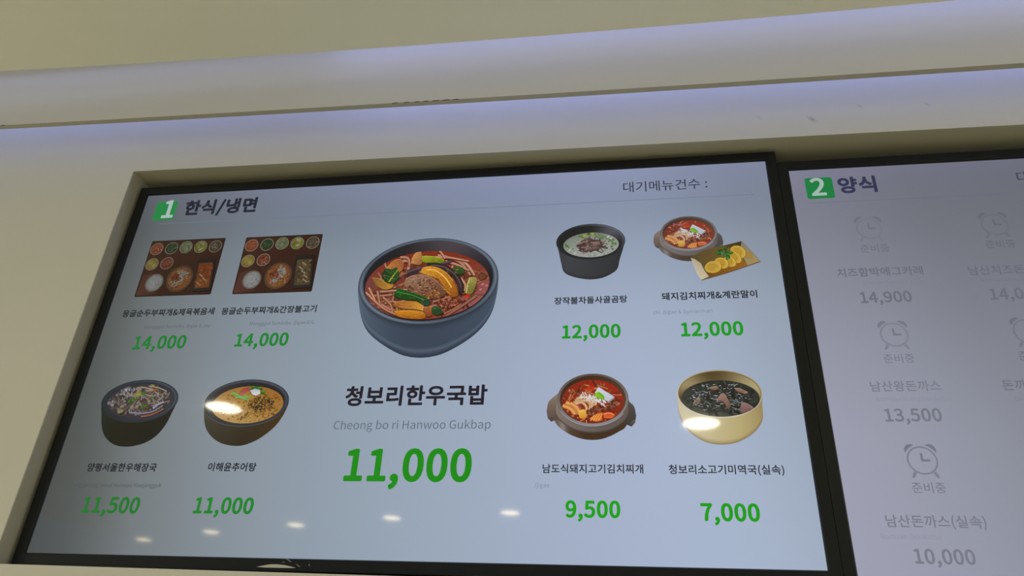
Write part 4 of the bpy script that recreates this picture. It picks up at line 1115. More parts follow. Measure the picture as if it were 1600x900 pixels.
for x, z in ((104.4,111.5), (111.5,108.8), (100.9,101.4)):
    Q.disc(x, z, 3.4, 2.0, (196, 140, 140), (160, 96, 96), 0.2, 12, 0.1)
Q.build()

# ---- dark bowl with hangover soup (lower row, first)
random.seed(21)
L = photo('photo of mixed hangover soup in a dark green-black bowl')
L.shell((-487.5, -95, 71.5, 38, 180, 360), [(-555.3,-106.2), (-550.7,-122.4), (-544.9,-138.5), (-534.0,-156.1), (-518.4,-168.3), (-502.6,-174.3), (-488.4,-175.7), (-474.1,-174.7), (-454.0,-168.9), (-437.5,-157.3), (-426.4,-139.2), (-421.4,-121.7), (-419.9,-107.5)],
       lambda u, v: mix(mix((34, 46, 42), (18, 22, 22), min(1, u * 2.2)), (30, 36, 34), max(0, u - 0.7) * 1.5))
L.disc(-487.5, -94.3, 72, 38.5, (38, 44, 54), n=56)
L.ring(-487.5, -94.3, 72, 38.5, 9, lambda a, t: mix((30, 36, 46), (66, 74, 90), (1 if t == 0.5 else 0.25) * (0.6 + 0.4 * math.cos(a - 0.5))) if t else (24, 28, 36), n=64, wz=6, down=-0.4)
bowl = L.build()
CB = (-486, -95.5, 61, 31.5)
S = child(bowl, 'soup', CB)
S.disc(*CB, (70, 62, 62), (52, 50, 58), n=48)
strand(S, 50, (-486, -95, 57, 28), [(96, 84, 84), (70, 60, 62), (120, 104, 100), (50, 44, 48), (88, 64, 58)], 18, 3.2)
speckle(S, 60, (-486, -95, 56, 28), [(120, 112, 112), (84, 72, 70), (58, 48, 46), (140, 128, 120), (104, 80, 66)], 1.5, 4)
S.build()
S = child(bowl, 'toppings', CB)
speckle(S, 90, (-488, -95, 52, 26), [(126, 118, 116), (96, 86, 84), (150, 140, 134), (112, 94, 80)], 1.2, 3.2)
strand(S, 60, (-484, -93, 48, 24), [(150, 138, 130), (112, 100, 98), (134, 122, 112), (84, 74, 74)], 16, 2.2, 0.5, 10, 0.5)
for q in ((-522.6,-75.4), (-510.7,-82.9), (-518.0,-71.8), (-524.6,-80.9), (-507.9,-73.8), (-535.8,-99.1), (-542.8,-95.4)):
    speckle(S, 7, (q[0], q[1], 6, 4), [(150, 146, 156), (120, 116, 126), (170, 166, 172)], 1.6, 3.6)
for pts in ([(-499.2,-71.1), (-484.2,-70.4), (-459.8,-76.3)], [(-492.1,-69.4), (-471.7,-74.3), (-453.8,-83.6)], [(-477.4,-67.7), (-457.3,-71.7), (-440.4,-78.3)], [(-497.7,-75.7), (-480.2,-83.3), (-462.1,-87.2)]):
    S.stroke(pts, 3, 2.2, (92, 78, 70), (156, 140, 128))
for q, r in (((-493.5,-83.2), 8), ((-470.4,-66.0), 4.5), ((-516.8,-113.7), 5.5)):
    S.disc(q[0], q[1], r, r * 0.7, (150, 146, 70), (110, 104, 56), 0.2, 12, 0.15)
for q, r in (((-506.6,-95.8), 4), ((-499.6,-94.0), 4.5), ((-482.7,-81.5), 4.5), ((-473.8,-104.3), 4), ((-478.6,-106.9), 4), ((-465.3,-89.0), 3), ((-494.7,-91.4), 3)):
    S.disc(q[0], q[1], r, r * 0.75, (80, 118, 44), (44, 78, 30), random.uniform(0, 3), 9, 0.25)
for q, r in (((-497.7,-105.8), 5.5), ((-488.6,-105.0), 5), ((-489.0,-97.8), 4), ((-516.9,-104.7), 5), ((-468.8,-96.2), 4.5), ((-519.6,-113.7), 5)):
    S.disc(q[0], q[1], r, r * 0.7, (146, 138, 118), (96, 86, 78), random.uniform(0, 3), 12, 0.15)
S.stroke([(-457.5,-108.9), (-450.3,-101.8), (-440.4,-97.4)], 6, 4, (90, 88, 104), (150, 148, 164))
S.poly([(-452.1,-108.1), (-441.7,-99.2), (-437.5,-107.3), (-445.8,-110.8)], (44, 38, 42), (60, 50, 52))
S.stroke([(-500.2,-115.7), (-477.1,-117.7), (-455.9,-114.3), (-440.4,-103.7)], 4, 3, (70, 68, 82), (128, 126, 142))
S.stroke([(-475.4,-123.4), (-457.7,-120.5), (-438.3,-110.9)], 3.4, 2.4, (92, 52, 40), (156, 92, 70))
S.disc(*(-463.6,-75.8), 4, 3, (160, 92, 52), (120, 64, 40), 0.2, 9, 0.2)
S.build()

# ---- brown bowl with loach soup (lower row, second)
random.seed(31)
L = photo('photo of golden loach soup with herbs in a brown bowl')
L.shell((-289, -100.5, 75.5, 41, 180, 360), [(-362.8,-109.5), (-359.2,-125.6), (-351.3,-143.5), (-339.1,-157.3), (-322.2,-168.0), (-304.9,-173.2), (-290.5,-174.7), (-276.8,-173.6), (-256.7,-165.6), (-240.4,-153.8), (-227.4,-140.3), (-219.4,-125.7), (-215.6,-114.9), (-212.9,-103.0)],
       lambda u, v: mix(mix((62, 60, 56), (44, 36, 28), min(1, u * 2)), (84, 58, 28), max(0, u - 0.55) * 2.0))
L.disc(-289, -99.7, 76, 41.5, (34, 34, 42), n=56)
L.ring(-289, -99.7, 76, 41.5, 8, lambda a, t: mix((34, 34, 44), (74, 78, 94), (1 if t == 0.5 else 0.2) * (0.55 + 0.45 * math.cos(a - 1.0))), n=64, wz=6, down=-0.3)
bowl = L.build()
CB = (-286, -103.5, 64, 33)
S = child(bowl, 'soup', CB, 'golden broth')
S.disc(*CB, (168, 128, 60), cf=lambda a: mix((150, 100, 44), (176, 140, 80), 0.5 + 0.5 * math.cos(a - 4.2)), n=48)
speckle(S, 200, (-282, -104, 58, 30), [(168, 118, 46), (138, 90, 34), (186, 146, 76), (116, 76, 32), (150, 104, 44)], 0.8, 2.6)
strand(S, 60, (-276, -104, 50, 27), [(150, 100, 40), (178, 132, 62), (124, 82, 34)], 9, 1.6)
S.build()
S = child(bowl, 'herbs', CB, 'green, red and white garnish with black pepper')
for q in ((-277.7,-71.7), (-270.5,-75.9), (-263.0,-82.2), (-281.3,-73.7), (-274.0,-69.7)):
    speckle(S, 6, (q[0], q[1], 5, 3.6), [(44, 130, 40), (64, 156, 56), (30, 100, 32)], 1.6, 3.2)
for pts in ([(-320.5,-83.5), (-311.7,-85.7), (-298.0,-90.9)], [(-316.8,-81.5), (-305.0,-87.8), (-289.6,-92.0)], [(-310.7,-89.8), (-297.8,-92.0), (-284.5,-96.2)], [(-294.6,-87.9), (-287.7,-91.1), (-282.2,-88.1)]):
    S.stroke(pts, 3.4, 2, (66, 128, 56), (116, 176, 96))
S.poly([(-305.7,-84.7), (-299.6,-75.5), (-292.1,-71.9), (-285.1,-75.3), (-291.9,-81.8), (-300.8,-87.8)], (176, 92, 84), (140, 60, 56))
S.poly([(-286.4,-78.8), (-278.9,-75.4), (-269.0,-78.0), (-266.7,-84.2), (-274.0,-88.2), (-280.7,-85.6)], (206, 212, 220), (170, 178, 188))
q = (-260.4,-103.5)
speckle(S, 60, (q[0], q[1], 20, 11), [(70, 56, 40), (96, 76, 48), (54, 44, 34)], 1.0, 2.2, 8)
speckle(S, 190, (q[0], q[1], 24, 14), [(50, 40, 32), (78, 62, 42), (34, 28, 24), (110, 86, 50)], 0.6, 1.6, 8)
speckle(S, 70, (q[0] + 10, q[1] - 2, 38, 22), [(96, 66, 30), (70, 50, 28)], 0.5, 1.2, 8)
S.build()

# ---- black bowl of ox bone soup (upper right row, first)
random.seed(41)
L = photo('photo of milky ox bone soup with meat in a black bowl')
L.shell((291.6, 192.4, 60, 36.5, 180, 360), [(231.0,194.6), (235.7,174.2), (240.1,151.6), (245.7,131.8), (260.6,122.4), (278.1,117.4), (292.7,115.6), (312.7,118.5), (331.5,128.8), (338.1,137.8), (341.4,153.4), (347.0,172.1), (352.0,192.8)],
       lambda u, v: mix(mix((62, 64, 70), (44, 46, 52), abs(u - 0.3) * 1.8), (34, 36, 40), max(0, v - 0.8) * 3))
L.disc(291.6, 192.7, 60.5, 37, (34, 35, 40), n=56)
L.ring(291.6, 192.7, 60.5, 37, 5.5, lambda a, t: mix((36, 37, 43), (104, 108, 118), (1 if t == 0.5 else 0.15) * max(0.12, math.cos(a - 0.75)) ** 1.5), n=64, wz=4.5)
L.disc(291.6, 192.9, 55, 32.5, (40, 41, 46), cf=lambda a: mix((30, 31, 35), (84, 86, 94), max(0, math.cos(a - 0.7)) ** 5), n=56)
bowl = L.build()
CB = (292.3, 185.5, 48.5, 25.5)
S = child(bowl, 'soup', CB, 'milky broth')
S.disc(*CB, (150, 156, 150), cf=lambda a: mix((118, 124, 112), (156, 162, 154), 0.5 + 0.5 * math.cos(a + 1.2)), n=48)
speckle(S, 60, (292, 185, 45, 23), [(160, 166, 158), (128, 134, 122), (146, 150, 134), (110, 120, 100)], 1, 3)
for q in ((294.9,207.1), (305.9,203.3), (315.4,197.9), (327.5,192.4), (332.8,185.7), (289.4,205.8), (275.6,203.2), (249.4,184.9), (256.3,178.1)):
    speckle(S, 4, (q[0], q[1], 5, 3), [(88, 142, 62), (120, 160, 84), (60, 112, 52)], 1.6, 3)
for q in ((294.9,208.8), (281.1,204.6)):
    S.disc(q[0], q[1], 4, 2.5, (176, 170, 70), (140, 140, 60), 0.3, 9, 0.2)
for q in ((322.2,200.8), (327.6,197.3), (254.9,176.5), (264.6,169.6)):
    S.disc(q[0], q[1], 3.6, 2.2, (196, 200, 196), (150, 156, 150), 0.8, 9, 0.2)
S.build()
S = child(bowl, 'meat', CB, 'mound of shaved brown meat')
q = (290.6,183.8)
S.disc(q[0], q[1], 23, 14, (104, 82, 80), (72, 56, 56), 0.1, 20, 0.12)
strand(S, 60, (q[0], q[1], 22, 13), [(134, 108, 106), (104, 80, 78), (156, 130, 128), (76, 58, 58)], 14, 2.6)
S.build()


# ---- kimchi stew pots
def stew_pot(cx, cz, rx, ry, label, seed, hl, hr, dimk, parts):
    random.seed(seed)
    d = lambda c: mix(c, (110, 118, 130), dimk)
    L = photo(label)
    f = rx / 55.7

    def rel(pts):
        return [(cx + (x - 292.6) * f, cz + (z + 100.4) * f * 0.98) for x, z in pts]
    # broad foot and lugs
    L.shell((cx, cz - 4 * f, 62 * f, 40 * f, 182, 358), rel([(226.6,-124.6), (232.6,-135.9), (240.0,-146.4), (252.9,-156.1), (264.4,-162.0), (278.5,-166.4), (292.6,-167.6), (306.6,-166.0), (320.7,-160.7), (333.5,-153.5), (341.3,-148.4), (347.3,-136.7)]),
           lambda u, v: d(mix(mix((120, 108, 102), (66, 48, 36), min(1, u * 2.2)), (150, 142, 138), max(0, 1 - abs(u - 0.22) * 14) * 0.8)))
    for sg, (hx, hz) in ((-1, hl), (1, hr)):
        p = [(hx, hz + 8 * f), (hx + sg * 1.5 * f, hz - 4 * f), (hx - sg * 0.5 * f, hz - 15 * f), (hx - sg * 6 * f, hz - 21 * f), (hx - sg * 18 * f, hz - 16 * f), (cx + sg * rx * 0.84, cz - 6 * f),
             (cx + sg * rx * 0.9, cz + 14 * f), (hx - sg * 8 * f, hz + 19 * f), (hx - sg * 2 * f, hz + 13 * f)]
        L.poly(p, d((142, 124, 112) if sg < 0 else (96, 88, 86)), d((84, 70, 62) if sg < 0 else (58, 52, 52)), (0, -1))
        L.poly([(hx - sg * 0.5 * f, hz - 9 * f), (hx - sg * 1 * f, hz - 14 * f), (hx - sg * 6 * f, hz - 20 * f), (hx - sg * 9 * f, hz - 15 * f)], d((70, 58, 54)), d((110, 98, 92)), (sg, 1))
    L.shell((cx, cz - 1, rx, ry, 180, 360), rel([(236.8,-104.1), (233.8,-116.3), (235.4,-128.4), (242.7,-137.5), (254.3,-146.2), (268.6,-153.2), (287.0,-156.5), (304.0,-156.1), (320.9,-151.8), (333.7,-144.0), (343.1,-135.2), (347.7,-123.3), (347.3,-105.3)]),
           lambda u, v: d(mix(mix((136, 122, 114), (98, 88, 84), min(1, u * 1.7)), (58, 48, 44), max(0, v - 0.72) * 3.0)))
    L.disc(cx, cz, rx, ry, d((84, 50, 36)), n=56)
    L.ring(cx, cz, rx, ry, 4.5 * f, lambda a, t: d(mix((92, 80, 76), (158, 148, 146), (1 if t == 0.5 else 0.2) * (0.5 + 0.5 * math.cos(a - 4.9)))), n=64, wz=3.6 * f)
    L.disc(cx, cz + 0.3, rx - 4.4 * f, ry - 3.5 * f, d((96, 46, 30)), cf=lambda a: d(mix((84, 62, 48), (56, 40, 32), 0.5 + 0.5 * math.cos(a - 2.6))), n=56)
    pot = L.build()
    CB = (cx - 0.5, cz - 3.5 * f, rx - 7 * f, ry - 7 * f)
    S = child(pot, 'stew', CB, 'red kimchi stew')
    S.disc(*CB, d((150, 50, 30)), cf=lambda a: d(mix((150, 36, 22), (110, 40, 34), 0.5 + 0.5 * math.cos(a + 2.2))), n=48)
    strand(S, 60, (CB[0], CB[1], CB[2] * 0.95, CB[3] * 0.95), [d(c) for c in ((170, 84, 50), (140, 50, 32), (196, 116, 72), (112, 40, 30), (184, 96, 84))], 20 * f, 3.4 * f)
    speckle(S, 46, CB, [d(c) for c in ((176, 80, 44), (140, 56, 40), (204, 120, 70), (120, 60, 50))], 1.2 * f, 3 * f)
    S.build()
    parts(pot, CB, f, d)


def stew_parts(kx, kz):
    """toppings laid out on the pot picture through (fx, fz): fractions of its width from the lower pot's close-up"""
    def go(pot, CB, f, d):
        def q(x, y):                        # x, y: -1..1 across the opening
            return (kx + 49 * f * x, kz + 36 * f * y)
        S = child(pot, 'noodles', CB, 'pale glass noodles')
        for pts in ([(-0.55, 0.02), (-0.25, 0.10), (0.0, 0.0), (0.05, -0.22)], [(-0.6, -0.08), (-0.3, 0.02), (-0.08, -0.12), (-0.1, -0.4)], [(-0.5, -0.02), (-0.2, 0.02), (-0.02, -0.1), (-0.03, -0.36)],
                    [(-0.58, -0.15), (-0.35, -0.06), (-0.2, -0.25), (-0.2, -0.45)], [(-0.5, 0.1), (-0.2, 0.18), (0.06, 0.06), (0.1, -0.2)]):
            S.stroke([q(*p) for p in pts], 5.5 * f, 4 * f, d((146, 96, 66)), d((216, 176, 134)))
        S.build()
        S = child(pot, 'kimchi', CB, 'orange kimchi leaves, radish and brown pork')
        for pts in ([(-0.95, -0.2), (-0.7, -0.35), (-0.55, -0.6)], [(-0.85, -0.05), (-0.6, -0.25), (-0.45, -0.55)], [(-0.7, -0.1), (-0.5, -0.3), (-0.4, -0.6)]):
            S.stroke([q(*p) for p in pts], 7 * f, 6 * f, d((170, 92, 40)), d((226, 160, 92)))
        S.poly([q(-0.42, -0.42), q(-0.3, -0.38), q(-0.17, -0.42), q(-0.15, -0.62), q(-0.24, -0.82), q(-0.4, -0.78), q(-0.44, -0.6)], d((232, 190, 92)), d((206, 130, 34)), (0.3, -1))
        S.poly([q(-0.1, -0.8), q(0.08, -0.62), q(0.3, -0.52), q(0.31, -0.88), q(0.1, -0.94)], d((226, 130, 56)), d((206, 96, 30)), (1, 0.3))
        for k in range(4):
            S.stroke([q(-0.06 + 0.08 * k, -0.9), q(0.02 + 0.08 * k, -0.72), q(0.12 + 0.06 * k, -0.58)], 2 * f, 1.4 * f, d((206, 106, 40)), d((240, 176, 96)))
        S.poly([q(0.34, -0.55), q(0.6, -0.5), q(0.72, -0.66), q(0.6, -0.8), q(0.36, -0.78)], d((222, 106, 52)), d((180, 64, 34)))
        S.stroke([q(0.36, -0.62), q(0.5, -0.56), q(0.68, -0.64)], 3 * f, 2 * f, d((200, 84, 44)), d((238, 150, 90)))
        S.poly([q(-0.2, 0.6), q(-0.05, 0.72), q(0.08, 0.7), q(0.06, 0.5), q(-0.1, 0.44)], d((206, 70, 40)), d((160, 34, 22)))
        for x, y, n in ((0.12, -0.38, 26), (-0.02, -0.5, 14), (0.62, -0.2, 24), (0.75, -0.05, 16), (0.4, -0.34, 14), (-0.55, 0.4, 10)):
            c = q(x, y)
            speckle(S, n, (c[0], c[1], 8 * f, 5 * f), [d(k) for k in ((150, 86, 62), (120, 60, 44), (176, 112, 84), (96, 46, 36))], 1.4 * f, 3 * f)
        S.build()
        S = child(pot, 'enoki', CB, 'white shredded topping')
        for _ in range(44):
            x, y = random.uniform(-0.35, 0.42), 0
            y = 0.28 - 0.55 * (x + 0.2) + random.uniform(-0.14, 0.12)
            a = random.uniform(-2.4, -0.4)
            S.stroke([q(x, y), q(x + 0.13 * math.cos(a), y + 0.16 * math.sin(a))], 1.7 * f, 1.2 * f, d((172, 170, 170)), d((226, 228, 232)), 2)
        S.build()
        S = child(pot, 'tofu', CB, 'white square of tofu')
        S.poly([q(0.7, 0.18), q(0.7, 0.10), q(0.5, -0.12), q(0.48, -0.02)], d((150, 140, 150)))
        S.poly([q(0.08, 0.36), q(0.2, 0.64), q(0.7, 0.18), q(0.49, -0.04)], d((206, 212, 222)), d((188, 194, 206)), (0.5, -1))
        S.build()
        S = child(pot, 'green_leaf', CB, 'bright green leaf')
        S.poly([q(0.06, 0.22), q(0.12, 0.38), q(0.22, 0.42), q(0.34, 0.28), q(0.4, 0.12), q(0.36, 0.04), q(0.22, 0.1), q(0.12, 0.16)], d((128, 198, 40)), d((92, 158, 24)), (1, 0))
        S.stroke([q(0.1, 0.24), q(0.22, 0.22), q(0.37, 0.08)], 1.6 * f, 1 * f, d((88, 150, 26)), d((160, 216, 70)))
        S.build()
    return go


stew_pot(292.6, -100.4, 55.7, 43.0, 'photo of kimchi stew with tofu in a lugged clay pot', 51, (221.8, -116.0), (357.5, -124.5), 0.0, stew_parts(292.1, -103.5))
stew_pot(460.8, 201.5, 48.0, 35.0, 'photo of kimchi stew pot behind a plate of rolled egg', 52, (401.5, 190.5), (516.0, 184.0), 0.17, stew_parts(460.3, 198.8))
pot_photo = [o for o in disp1.children if o.name.startswith('dish_photo')][-1]

# ---- plate of rolled egg in front of that pot
random.seed(61)
Layer.level = 160
L = Layer(pot_photo, 'egg_plate', 'folded tan plate with slices of yellow rolled egg')
L.poly([(460.7,150.8), (481.6,164.6), (547.0,180.2), (573.5,138.7), (475.2,106.9)], (88, 74, 44), (126, 96, 50), (1, -0.4))
L.poly([(460.8,151.1), (467.2,148.2), (476.8,139.4), (482.1,123.6), (487.8,113.5), (475.2,106.9), (468.4,120.9)], (176, 164, 140), (206, 192, 164), (-1, -1))
L.poly([(483.1,124.7), (511.8,124.6), (544.9,142.0), (552.2,132.8), (516.9,118.9), (488.6,112.1)], (110, 70, 30), (150, 96, 34), (1, 0))
L.poly([(547.9,179.6), (573.5,138.7), (552.2,132.2), (546.0,152.0), (544.9,170.6)], (128, 122, 108), (160, 138, 88), (0.3, -1))
L.disc(*(556.1,151.5), 6.5, 7, (176, 130, 40), (146, 124, 80), 0.6, 16, 0.05)
L.poly([(516.2,172.0), (547.0,180.2), (544.9,170.6), (523.3,167.7)], (84, 66, 36), (60, 48, 34), (1, 0))
L.stroke([(475.2,106.9), (516.9,118.9), (573.5,138.7)], 1.8, 1.8, (70, 52, 40), (110, 86, 64))
L.stroke([(547.9,180.2), (561.5,158.9), (573.5,138.7)], 1.6, 1.6, (84, 78, 70), (150, 144, 130))
egg_src = [((790,270), 125, 150), ((745,345), 95, 130), ((680,420), 80, 125), ((560,470), 105, 125), ((385,540), 155, 125)]
cents = [(538.3,159.1), (532.2,148.7), (523.3,140.7), (509.4,138.5), (495.0,131.4)]
rads = [(10.5, 13.2), (8.0, 12.0), (7.6, 10.6), (9.8, 11.0), (13.2, 11.0)]
for i, (c, r) in enumerate(zip(cents, rads)):
    L.disc(c[0] + 3.2, c[1] - 0.6, r[0], r[1], (196, 160, 56), (150, 112, 34), 0.5, 24, 0.02)
    L.disc(c[0] + 1.8, c[1], r[0], r[1], (214, 180, 84), (206, 172, 80), 0.5, 24, 0.02)
    L.disc(c[0], c[1], r[0], r[1], (170, 136, 56) if i == 4 else (176, 134, 42), (196, 160, 66), 0.5, 24, 0.02)
    L.ring(c[0], c[1], r[0] * 0.62, r[1] * 0.55, 0.8, lambda a, t: (150, 112, 46), 28)
L.disc(cents[4][0] + 6, cents[4][1] - 4, 3.2, 2.0, (214, 170, 30), (190, 150, 50), 0.8, 12, 0.1)
for q, r in (((511.2,158.6), 7), ((518.2,153.2), 6.5), ((515.7,166.9), 5.5), ((523.6,160.9), 6.5), ((507.6,160.5), 4.5), ((521.5,148.6), 4), ((527.8,156.2), 5)):
    speckle(L, 8, (q[0], q[1], r, r * 0.75), [(34, 112, 36), (52, 136, 50), (24, 84, 34), (90, 150, 90)], 1.4, 3.0)
L.build()

# ---- brass bowl of seaweed soup
random.seed(71)
L = photo('photo of black seaweed soup in a gold brass bowl')
L.shell((486.4, -94.5, 63.4, 38.6, 180, 360), [(423.3,-94.7), (422.7,-109.5), (423.5,-124.2), (428.3,-139.6), (436.6,-153.0), (446.8,-162.4), (459.5,-169.8), (472.4,-173.1), (485.5,-173.8), (500.4,-171.9), (515.7,-165.9), (531.6,-155.2), (542.6,-141.6), (546.4,-132.4), (547.5,-116.3), (548.2,-98.1)],
       lambda u, v: mix(mix(mix((204, 196, 166), (184, 168, 120), min(1, abs(u - 0.2) * 2.4)), (134, 114, 72), max(0, u - 0.62) * 2.4), (112, 92, 56), max(0, v - 0.86) * 5))
L.disc(486.4, -93.7, 63.5, 39, (92, 76, 46), n=64)
L.ring(486.4, -93.7, 63.5, 39, 2.2, lambda a, t: mix((166, 150, 108), (214, 206, 182), 0.5 + 0.5 * math.cos(a - 4.2)) if t < 1 else (96, 78, 46), n=72)
L.disc(486.4, -94, 61, 36.6, (104, 86, 52), cf=lambda a: mix((70, 56, 34), (176, 160, 120), max(0, math.cos(a - 0.35)) ** 2 + 0.8 * max(0, math.cos(a - 2.6)) ** 6), n=64)
bowl = L.build()
CB = (487.2, -101.2, 58.2, 29.4)
S = child(bowl, 'soup', CB)
S.disc(*CB, (46, 50, 48), cf=lambda a: mix((66, 72, 62), (38, 42, 42), 0.5 + 0.5 * math.cos(a - 1.2)), n=56)
S.build()
S = child(bowl, 'seaweed', CB, 'glossy black seaweed strands')
strand(S, 90, (487, -100.5, 54, 27), [(34, 36, 38), (24, 26, 28), (52, 56, 56), (44, 46, 46)], 20, 5, 0.4, 8)
strand(S, 70, (487, -100.5, 52, 26), [(96, 104, 104), (140, 148, 150), (74, 80, 78)], 9, 1.5, 0.5, 14)
glints(S, 60, (487, -100, 50, 25), (190, 198, 204), 0.9, 2.2)
S.build()
S = child(bowl, 'beef', CB, 'pinkish brown beef slices')
piece(S, [(481.7,-104.7), (491.2,-93.3), (498.6,-103.9), (501.1,-114.0), (495.7,-117.6), (491.6,-107.5)], (152, 118, 108), (106, 78, 66), (0.2, -1), 16, 1.4, 0.4, 0.25, 1.2)
piece(S, [(513.8,-120.5), (520.0,-108.7), (534.0,-117.9), (525.0,-124.2), (516.7,-125.0)], (146, 112, 112), (110, 80, 78), (0.2, -1), 16, 1.4, 0.4, 0.25, 1.2)
piece(S, [(508.9,-85.6), (517.3,-86.3), (528.4,-92.3), (523.2,-94.5), (513.5,-90.3)], (156, 122, 108), (110, 82, 70), (0.2, -1), 16, 1.4, 0.4, 0.25, 1.2)
piece(S, [(471.5,-84.5), (482.0,-82.1), (485.4,-85.8), (478.0,-88.3)], (140, 116, 96), (100, 80, 66), (0.2, -1), 16, 1.4, 0.4, 0.25, 1.2)
piece(S, [(445.6,-109.8), (454.9,-99.8), (457.0,-106.2), (450.4,-113.5)], (132, 120, 108), (104, 92, 84), (0.2, -1), 16, 1.4, 0.4, 0.25, 1.2)
S.build()


# ---- two set-menu trays
def tray(ox, oz, label, seed, dim, spicy):
    """tray of 152 x 121 mm on the screen; positions measured on the first tray"""
    random.seed(seed)
    bx, bz = -561.0, 234.3

    def m(p):
        return (ox + p[0] - bx, oz + p[1] - bz)

    def d(c):
        return mix(tuple(v * (1 - dim) for v in c), (70, 74, 78), dim * 0.4)
    L = photo(label)
    x0, x1, z0, z1 = ox, ox + 152, oz - 121.4, oz
    L.poly([(x0, z0), (x1, z0), (x1, z1), (x0, z1)], d((78, 40, 34)), d((66, 30, 26)), (1, -0.6))
    L.poly([(x0, z0), (x0 + 44, z0 + 3), (x0 + 24, z0 + 52), (x0 + 4, z0 + 44)], d((116, 66, 60)), d((84, 44, 38)), (1, 0.3))
    for a, b in (((x0, z0), (x1, z0)), ((x1, z0), (x1, z1)), ((x1, z1), (x0, z1)), ((x0, z1), (x0, z0))):
        L.stroke([a, b], 2.6, 2.6, d((44, 24, 22)), d((58, 34, 30)), 2)
    t = L.build()
    side = [((-547.3,216.9), ((188, 98, 66), (156, 70, 46)), 'kimchi'), ((-516.3,217.2), ((58, 84, 50), (38, 62, 36)), 'greens'), ((-486.1,218.2), ((150, 160, 124), (104, 120, 84)), 'sprouts'),
            ((-455.5,217.5), ((170, 168, 60), (130, 140, 44)), 'salad'), ((-424.6,217.0), ((112, 96, 80), (76, 62, 50)), 'anchovies'),
            ((-546.8,182.2), ((180, 160, 76), (150, 126, 52)), 'rolled omelette'), ((-516.1,183.3), ((168, 78, 56), (120, 46, 36)), 'red kimchi')]
    for p, cc, nm in side:
        p = m(p)
        S = child(t, 'side_dish', None, 'small bowl of ' + nm)
        S.disc(p[0], p[1], 14.2, 14.6, d((60, 44, 36)), d((52, 36, 30)), n=28)
        S.ring(p[0], p[1], 13.4, 13.8, 1.7, lambda a, tt: d(mix((128, 110, 84), (190, 180, 158), (1 if tt == 0.5 else 0.1))), 32)
        S.clip = (p[0], p[1], 11.8, 12.2)
        S.disc(p[0], p[1], 11.8, 12.2, d(cc[0]), d(cc[1]), n=24)
        if nm == 'rolled omelette':
            for k in range(3):
                S.disc(p[0] - 4 + 4 * k, p[1] + 3 - 3 * k, 6.5, 7.5, d((206, 188, 104)), d((160, 136, 60)), 0.4, 16, 0.03)
        elif nm == 'salad':
            S.poly([(p[0] - 3, p[1] + 11), (p[0] + 6, p[1] + 9), (p[0] + 4, p[1] - 6), (p[0] - 6, p[1] - 10)], d((214, 206, 180)), d((190, 180, 140)))
            speckle(S, 12, (p[0] + 1, p[1] + 2, 5, 5), [d((196, 90, 50)), d((210, 170, 60))], 1, 2.2)
            speckle(S, 20, (p[0] - 6, p[1], 6, 11), [d((130, 150, 44)), d((164, 170, 70))], 1.4, 3)
        else:
            strand(S, 16, (p[0], p[1], 10, 10), [d(cc[0]), d(cc[1]), d(mix(cc[0], (230, 220, 200), 0.35))], 10, 2.4, 0.5)
        S.build()
    p = m((-529.8,140.9))
    S = child(t, 'rice', None, 'bowl of white rice')
    S.disc(p[0], p[1], 18.2, 19.4, d((72, 60, 54)), d((58, 44, 40)), n=36)
    S.ring(p[0], p[1], 18.2, 19.4, 1.6, lambda a, tt: d(mix((110, 96, 88), (176, 168, 160), 1 if tt == 0.5 else 0.1)), 40)
    S.clip = (p[0], p[1], 16, 17.2)
    S.disc(p[0], p[1], 16, 17.2, d((206, 208, 208)), d((170, 172, 172)), n=30)
    speckle(S, 110, (p[0], p[1], 15, 16), [d((222, 224, 226)), d((196, 198, 198)), d((172, 174, 174))], 0.8, 1.6, 8, 0.6)
    S.build()
    p = m((-479.4,147.4))
    S = child(t, 'stew', None, 'dark pot of soft tofu stew')
    S.disc(p[0], p[1], 26.5, 28.6, d((48, 38, 36)), d((40, 30, 28)), n=40)
    S.ring(p[0], p[1], 26.5, 28.6, 2.6, lambda a, tt: d(mix((52, 42, 38), (136, 118, 100), (0.8 if tt == 0.5 else 0.1))), 44)
    S.clip = (p[0], p[1], 23.4, 25.4)
    S.disc(p[0], p[1], 23.4, 25.4, d((178, 116, 60)), d((160, 84, 44)), n=36)
    speckle(S, 80, (p[0], p[1], 22, 24), [d((196, 140, 70)), d((180, 96, 50)), d((208, 164, 96)), d((150, 72, 44))], 1.4, 3.2)
    for a, b, n in ((3, 12, 26), (-6, -10, 26), (4, 2, 20), (8, 8, 10)):
        speckle(S, n, (p[0] + a, p[1] + b, 8, 7), [d((214, 210, 200)), d((196, 190, 176)), d((226, 224, 218))], 1.2, 3)
    speckle(S, 60, (p[0] - 8, p[1] + 2, 10, 8), [d((150, 56, 42)), d((120, 40, 32)), d((176, 76, 54))], 1.0, 2.2)
    S.build()
    S = child(t, 'meat_plate', None, 'long dark plate of stir-fried meat')
    S.poly([m((-452.9,189.2)), m((-416.1,189.6)), m((-409.6,119.6)), m((-446.5,119.0))], d((46, 42, 44)), d((36, 32, 34)))
    q = [m((-448.1,179.6)), m((-420.3,180.8)), m((-414.5,126.4)), m((-443.7,125.2))]
    S.poly(q, d((150, 74, 36)) if spicy else d((104, 84, 58)))
    cols = ([(196, 98, 40), (170, 66, 30), (214, 128, 60), (140, 48, 26)] if spicy else [(126, 104, 74), (96, 76, 50), (156, 132, 96), (74, 56, 38)])
    cx, cz = (q[0][0] + q[2][0]) / 2, (q[0][1] + q[2][1]) / 2
    S.clip = None
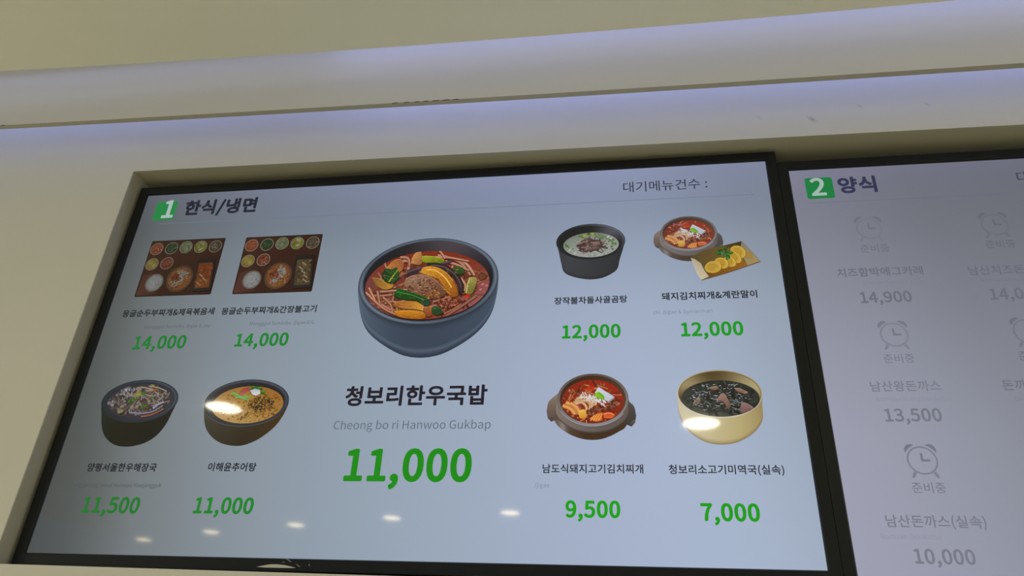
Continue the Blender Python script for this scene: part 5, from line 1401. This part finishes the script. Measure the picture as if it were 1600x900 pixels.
    for _ in range(90):
        x, z = cx + random.uniform(-13, 13), cz + random.uniform(-24, 24)
        a = random.uniform(0, 6.28)
        c = d(jit(random.choice(cols), 16))
        S.stroke([(x - 3 * math.cos(a), z - 3 * math.sin(a)), (x + 0.8, z + 0.8), (x + 3 * math.cos(a), z + 3 * math.sin(a))], 2.6, 2, mix(c, (30, 18, 14), 0.5), c, 2)
    for k in range(5 if not spicy else 3):
        x, z = cx + random.uniform(-8, 8), cz - 18 + 9 * k
        S.stroke([(x - 4, z + 3), (x, z), (x + 5, z - 4)], 3, 2.4, d((140, 120, 84)), d((206, 190, 148)), 2)
    S.build()


tray(-561.5, 234.4, 'photo of a set-menu tray with red stir-fried pork, first of the trays', 81, 0.33, True)
tray(-364.3, 233.2, 'photo of a set-menu tray with brown soy-braised beef, second of the trays', 82, 0.27, False)

# ---- white crescent and pale streaks on the left screen's lower bezel


def bezel_mark(name, pts, mat, label):
    V = [(x * MM, -0.0049, z * MM) for x, z in pts] + [(x * MM, -0.0030, z * MM) for x, z in pts]
    n = len(pts)
    F = [tuple(range(n)), tuple(range(2 * n - 1, n - 1, -1))] + [(i, i + n, (i + 1) % n + n, (i + 1) % n) for i in range(n)]
    o = link_mesh(name, V, F, mat, disp1)
    o['label'] = label


bezel_mark('white_crescent', [(-210.3,-361.2), (-199.5,-359.0), (-189.6,-357.2), (-177.5,-356.9), (-165.1,-358.0), (-154.6,-359.8), (-148.2,-361.5), (-172.4,-361.9), (-197.9,-361.8)], M_CRESCENT, 'white crescent-shaped mark')
for a in ([(-166.8,-349.1), (-164.4,-348.5), (-155.4,-353.1), (-157.9,-353.3)], [(-149.2,-356.1), (-147.2,-356.0), (-141.0,-359.5), (-144.0,-359.7)], [(-172.0,-354.0), (-168.6,-352.8), (-166.9,-353.8), (-169.8,-354.5)], [(-129.2,-355.4), (-127.6,-355.4), (-126.9,-358.3), (-128.5,-358.3)]):
    bezel_mark('streak', a, M_STREAK, 'pale streak on the black plastic')
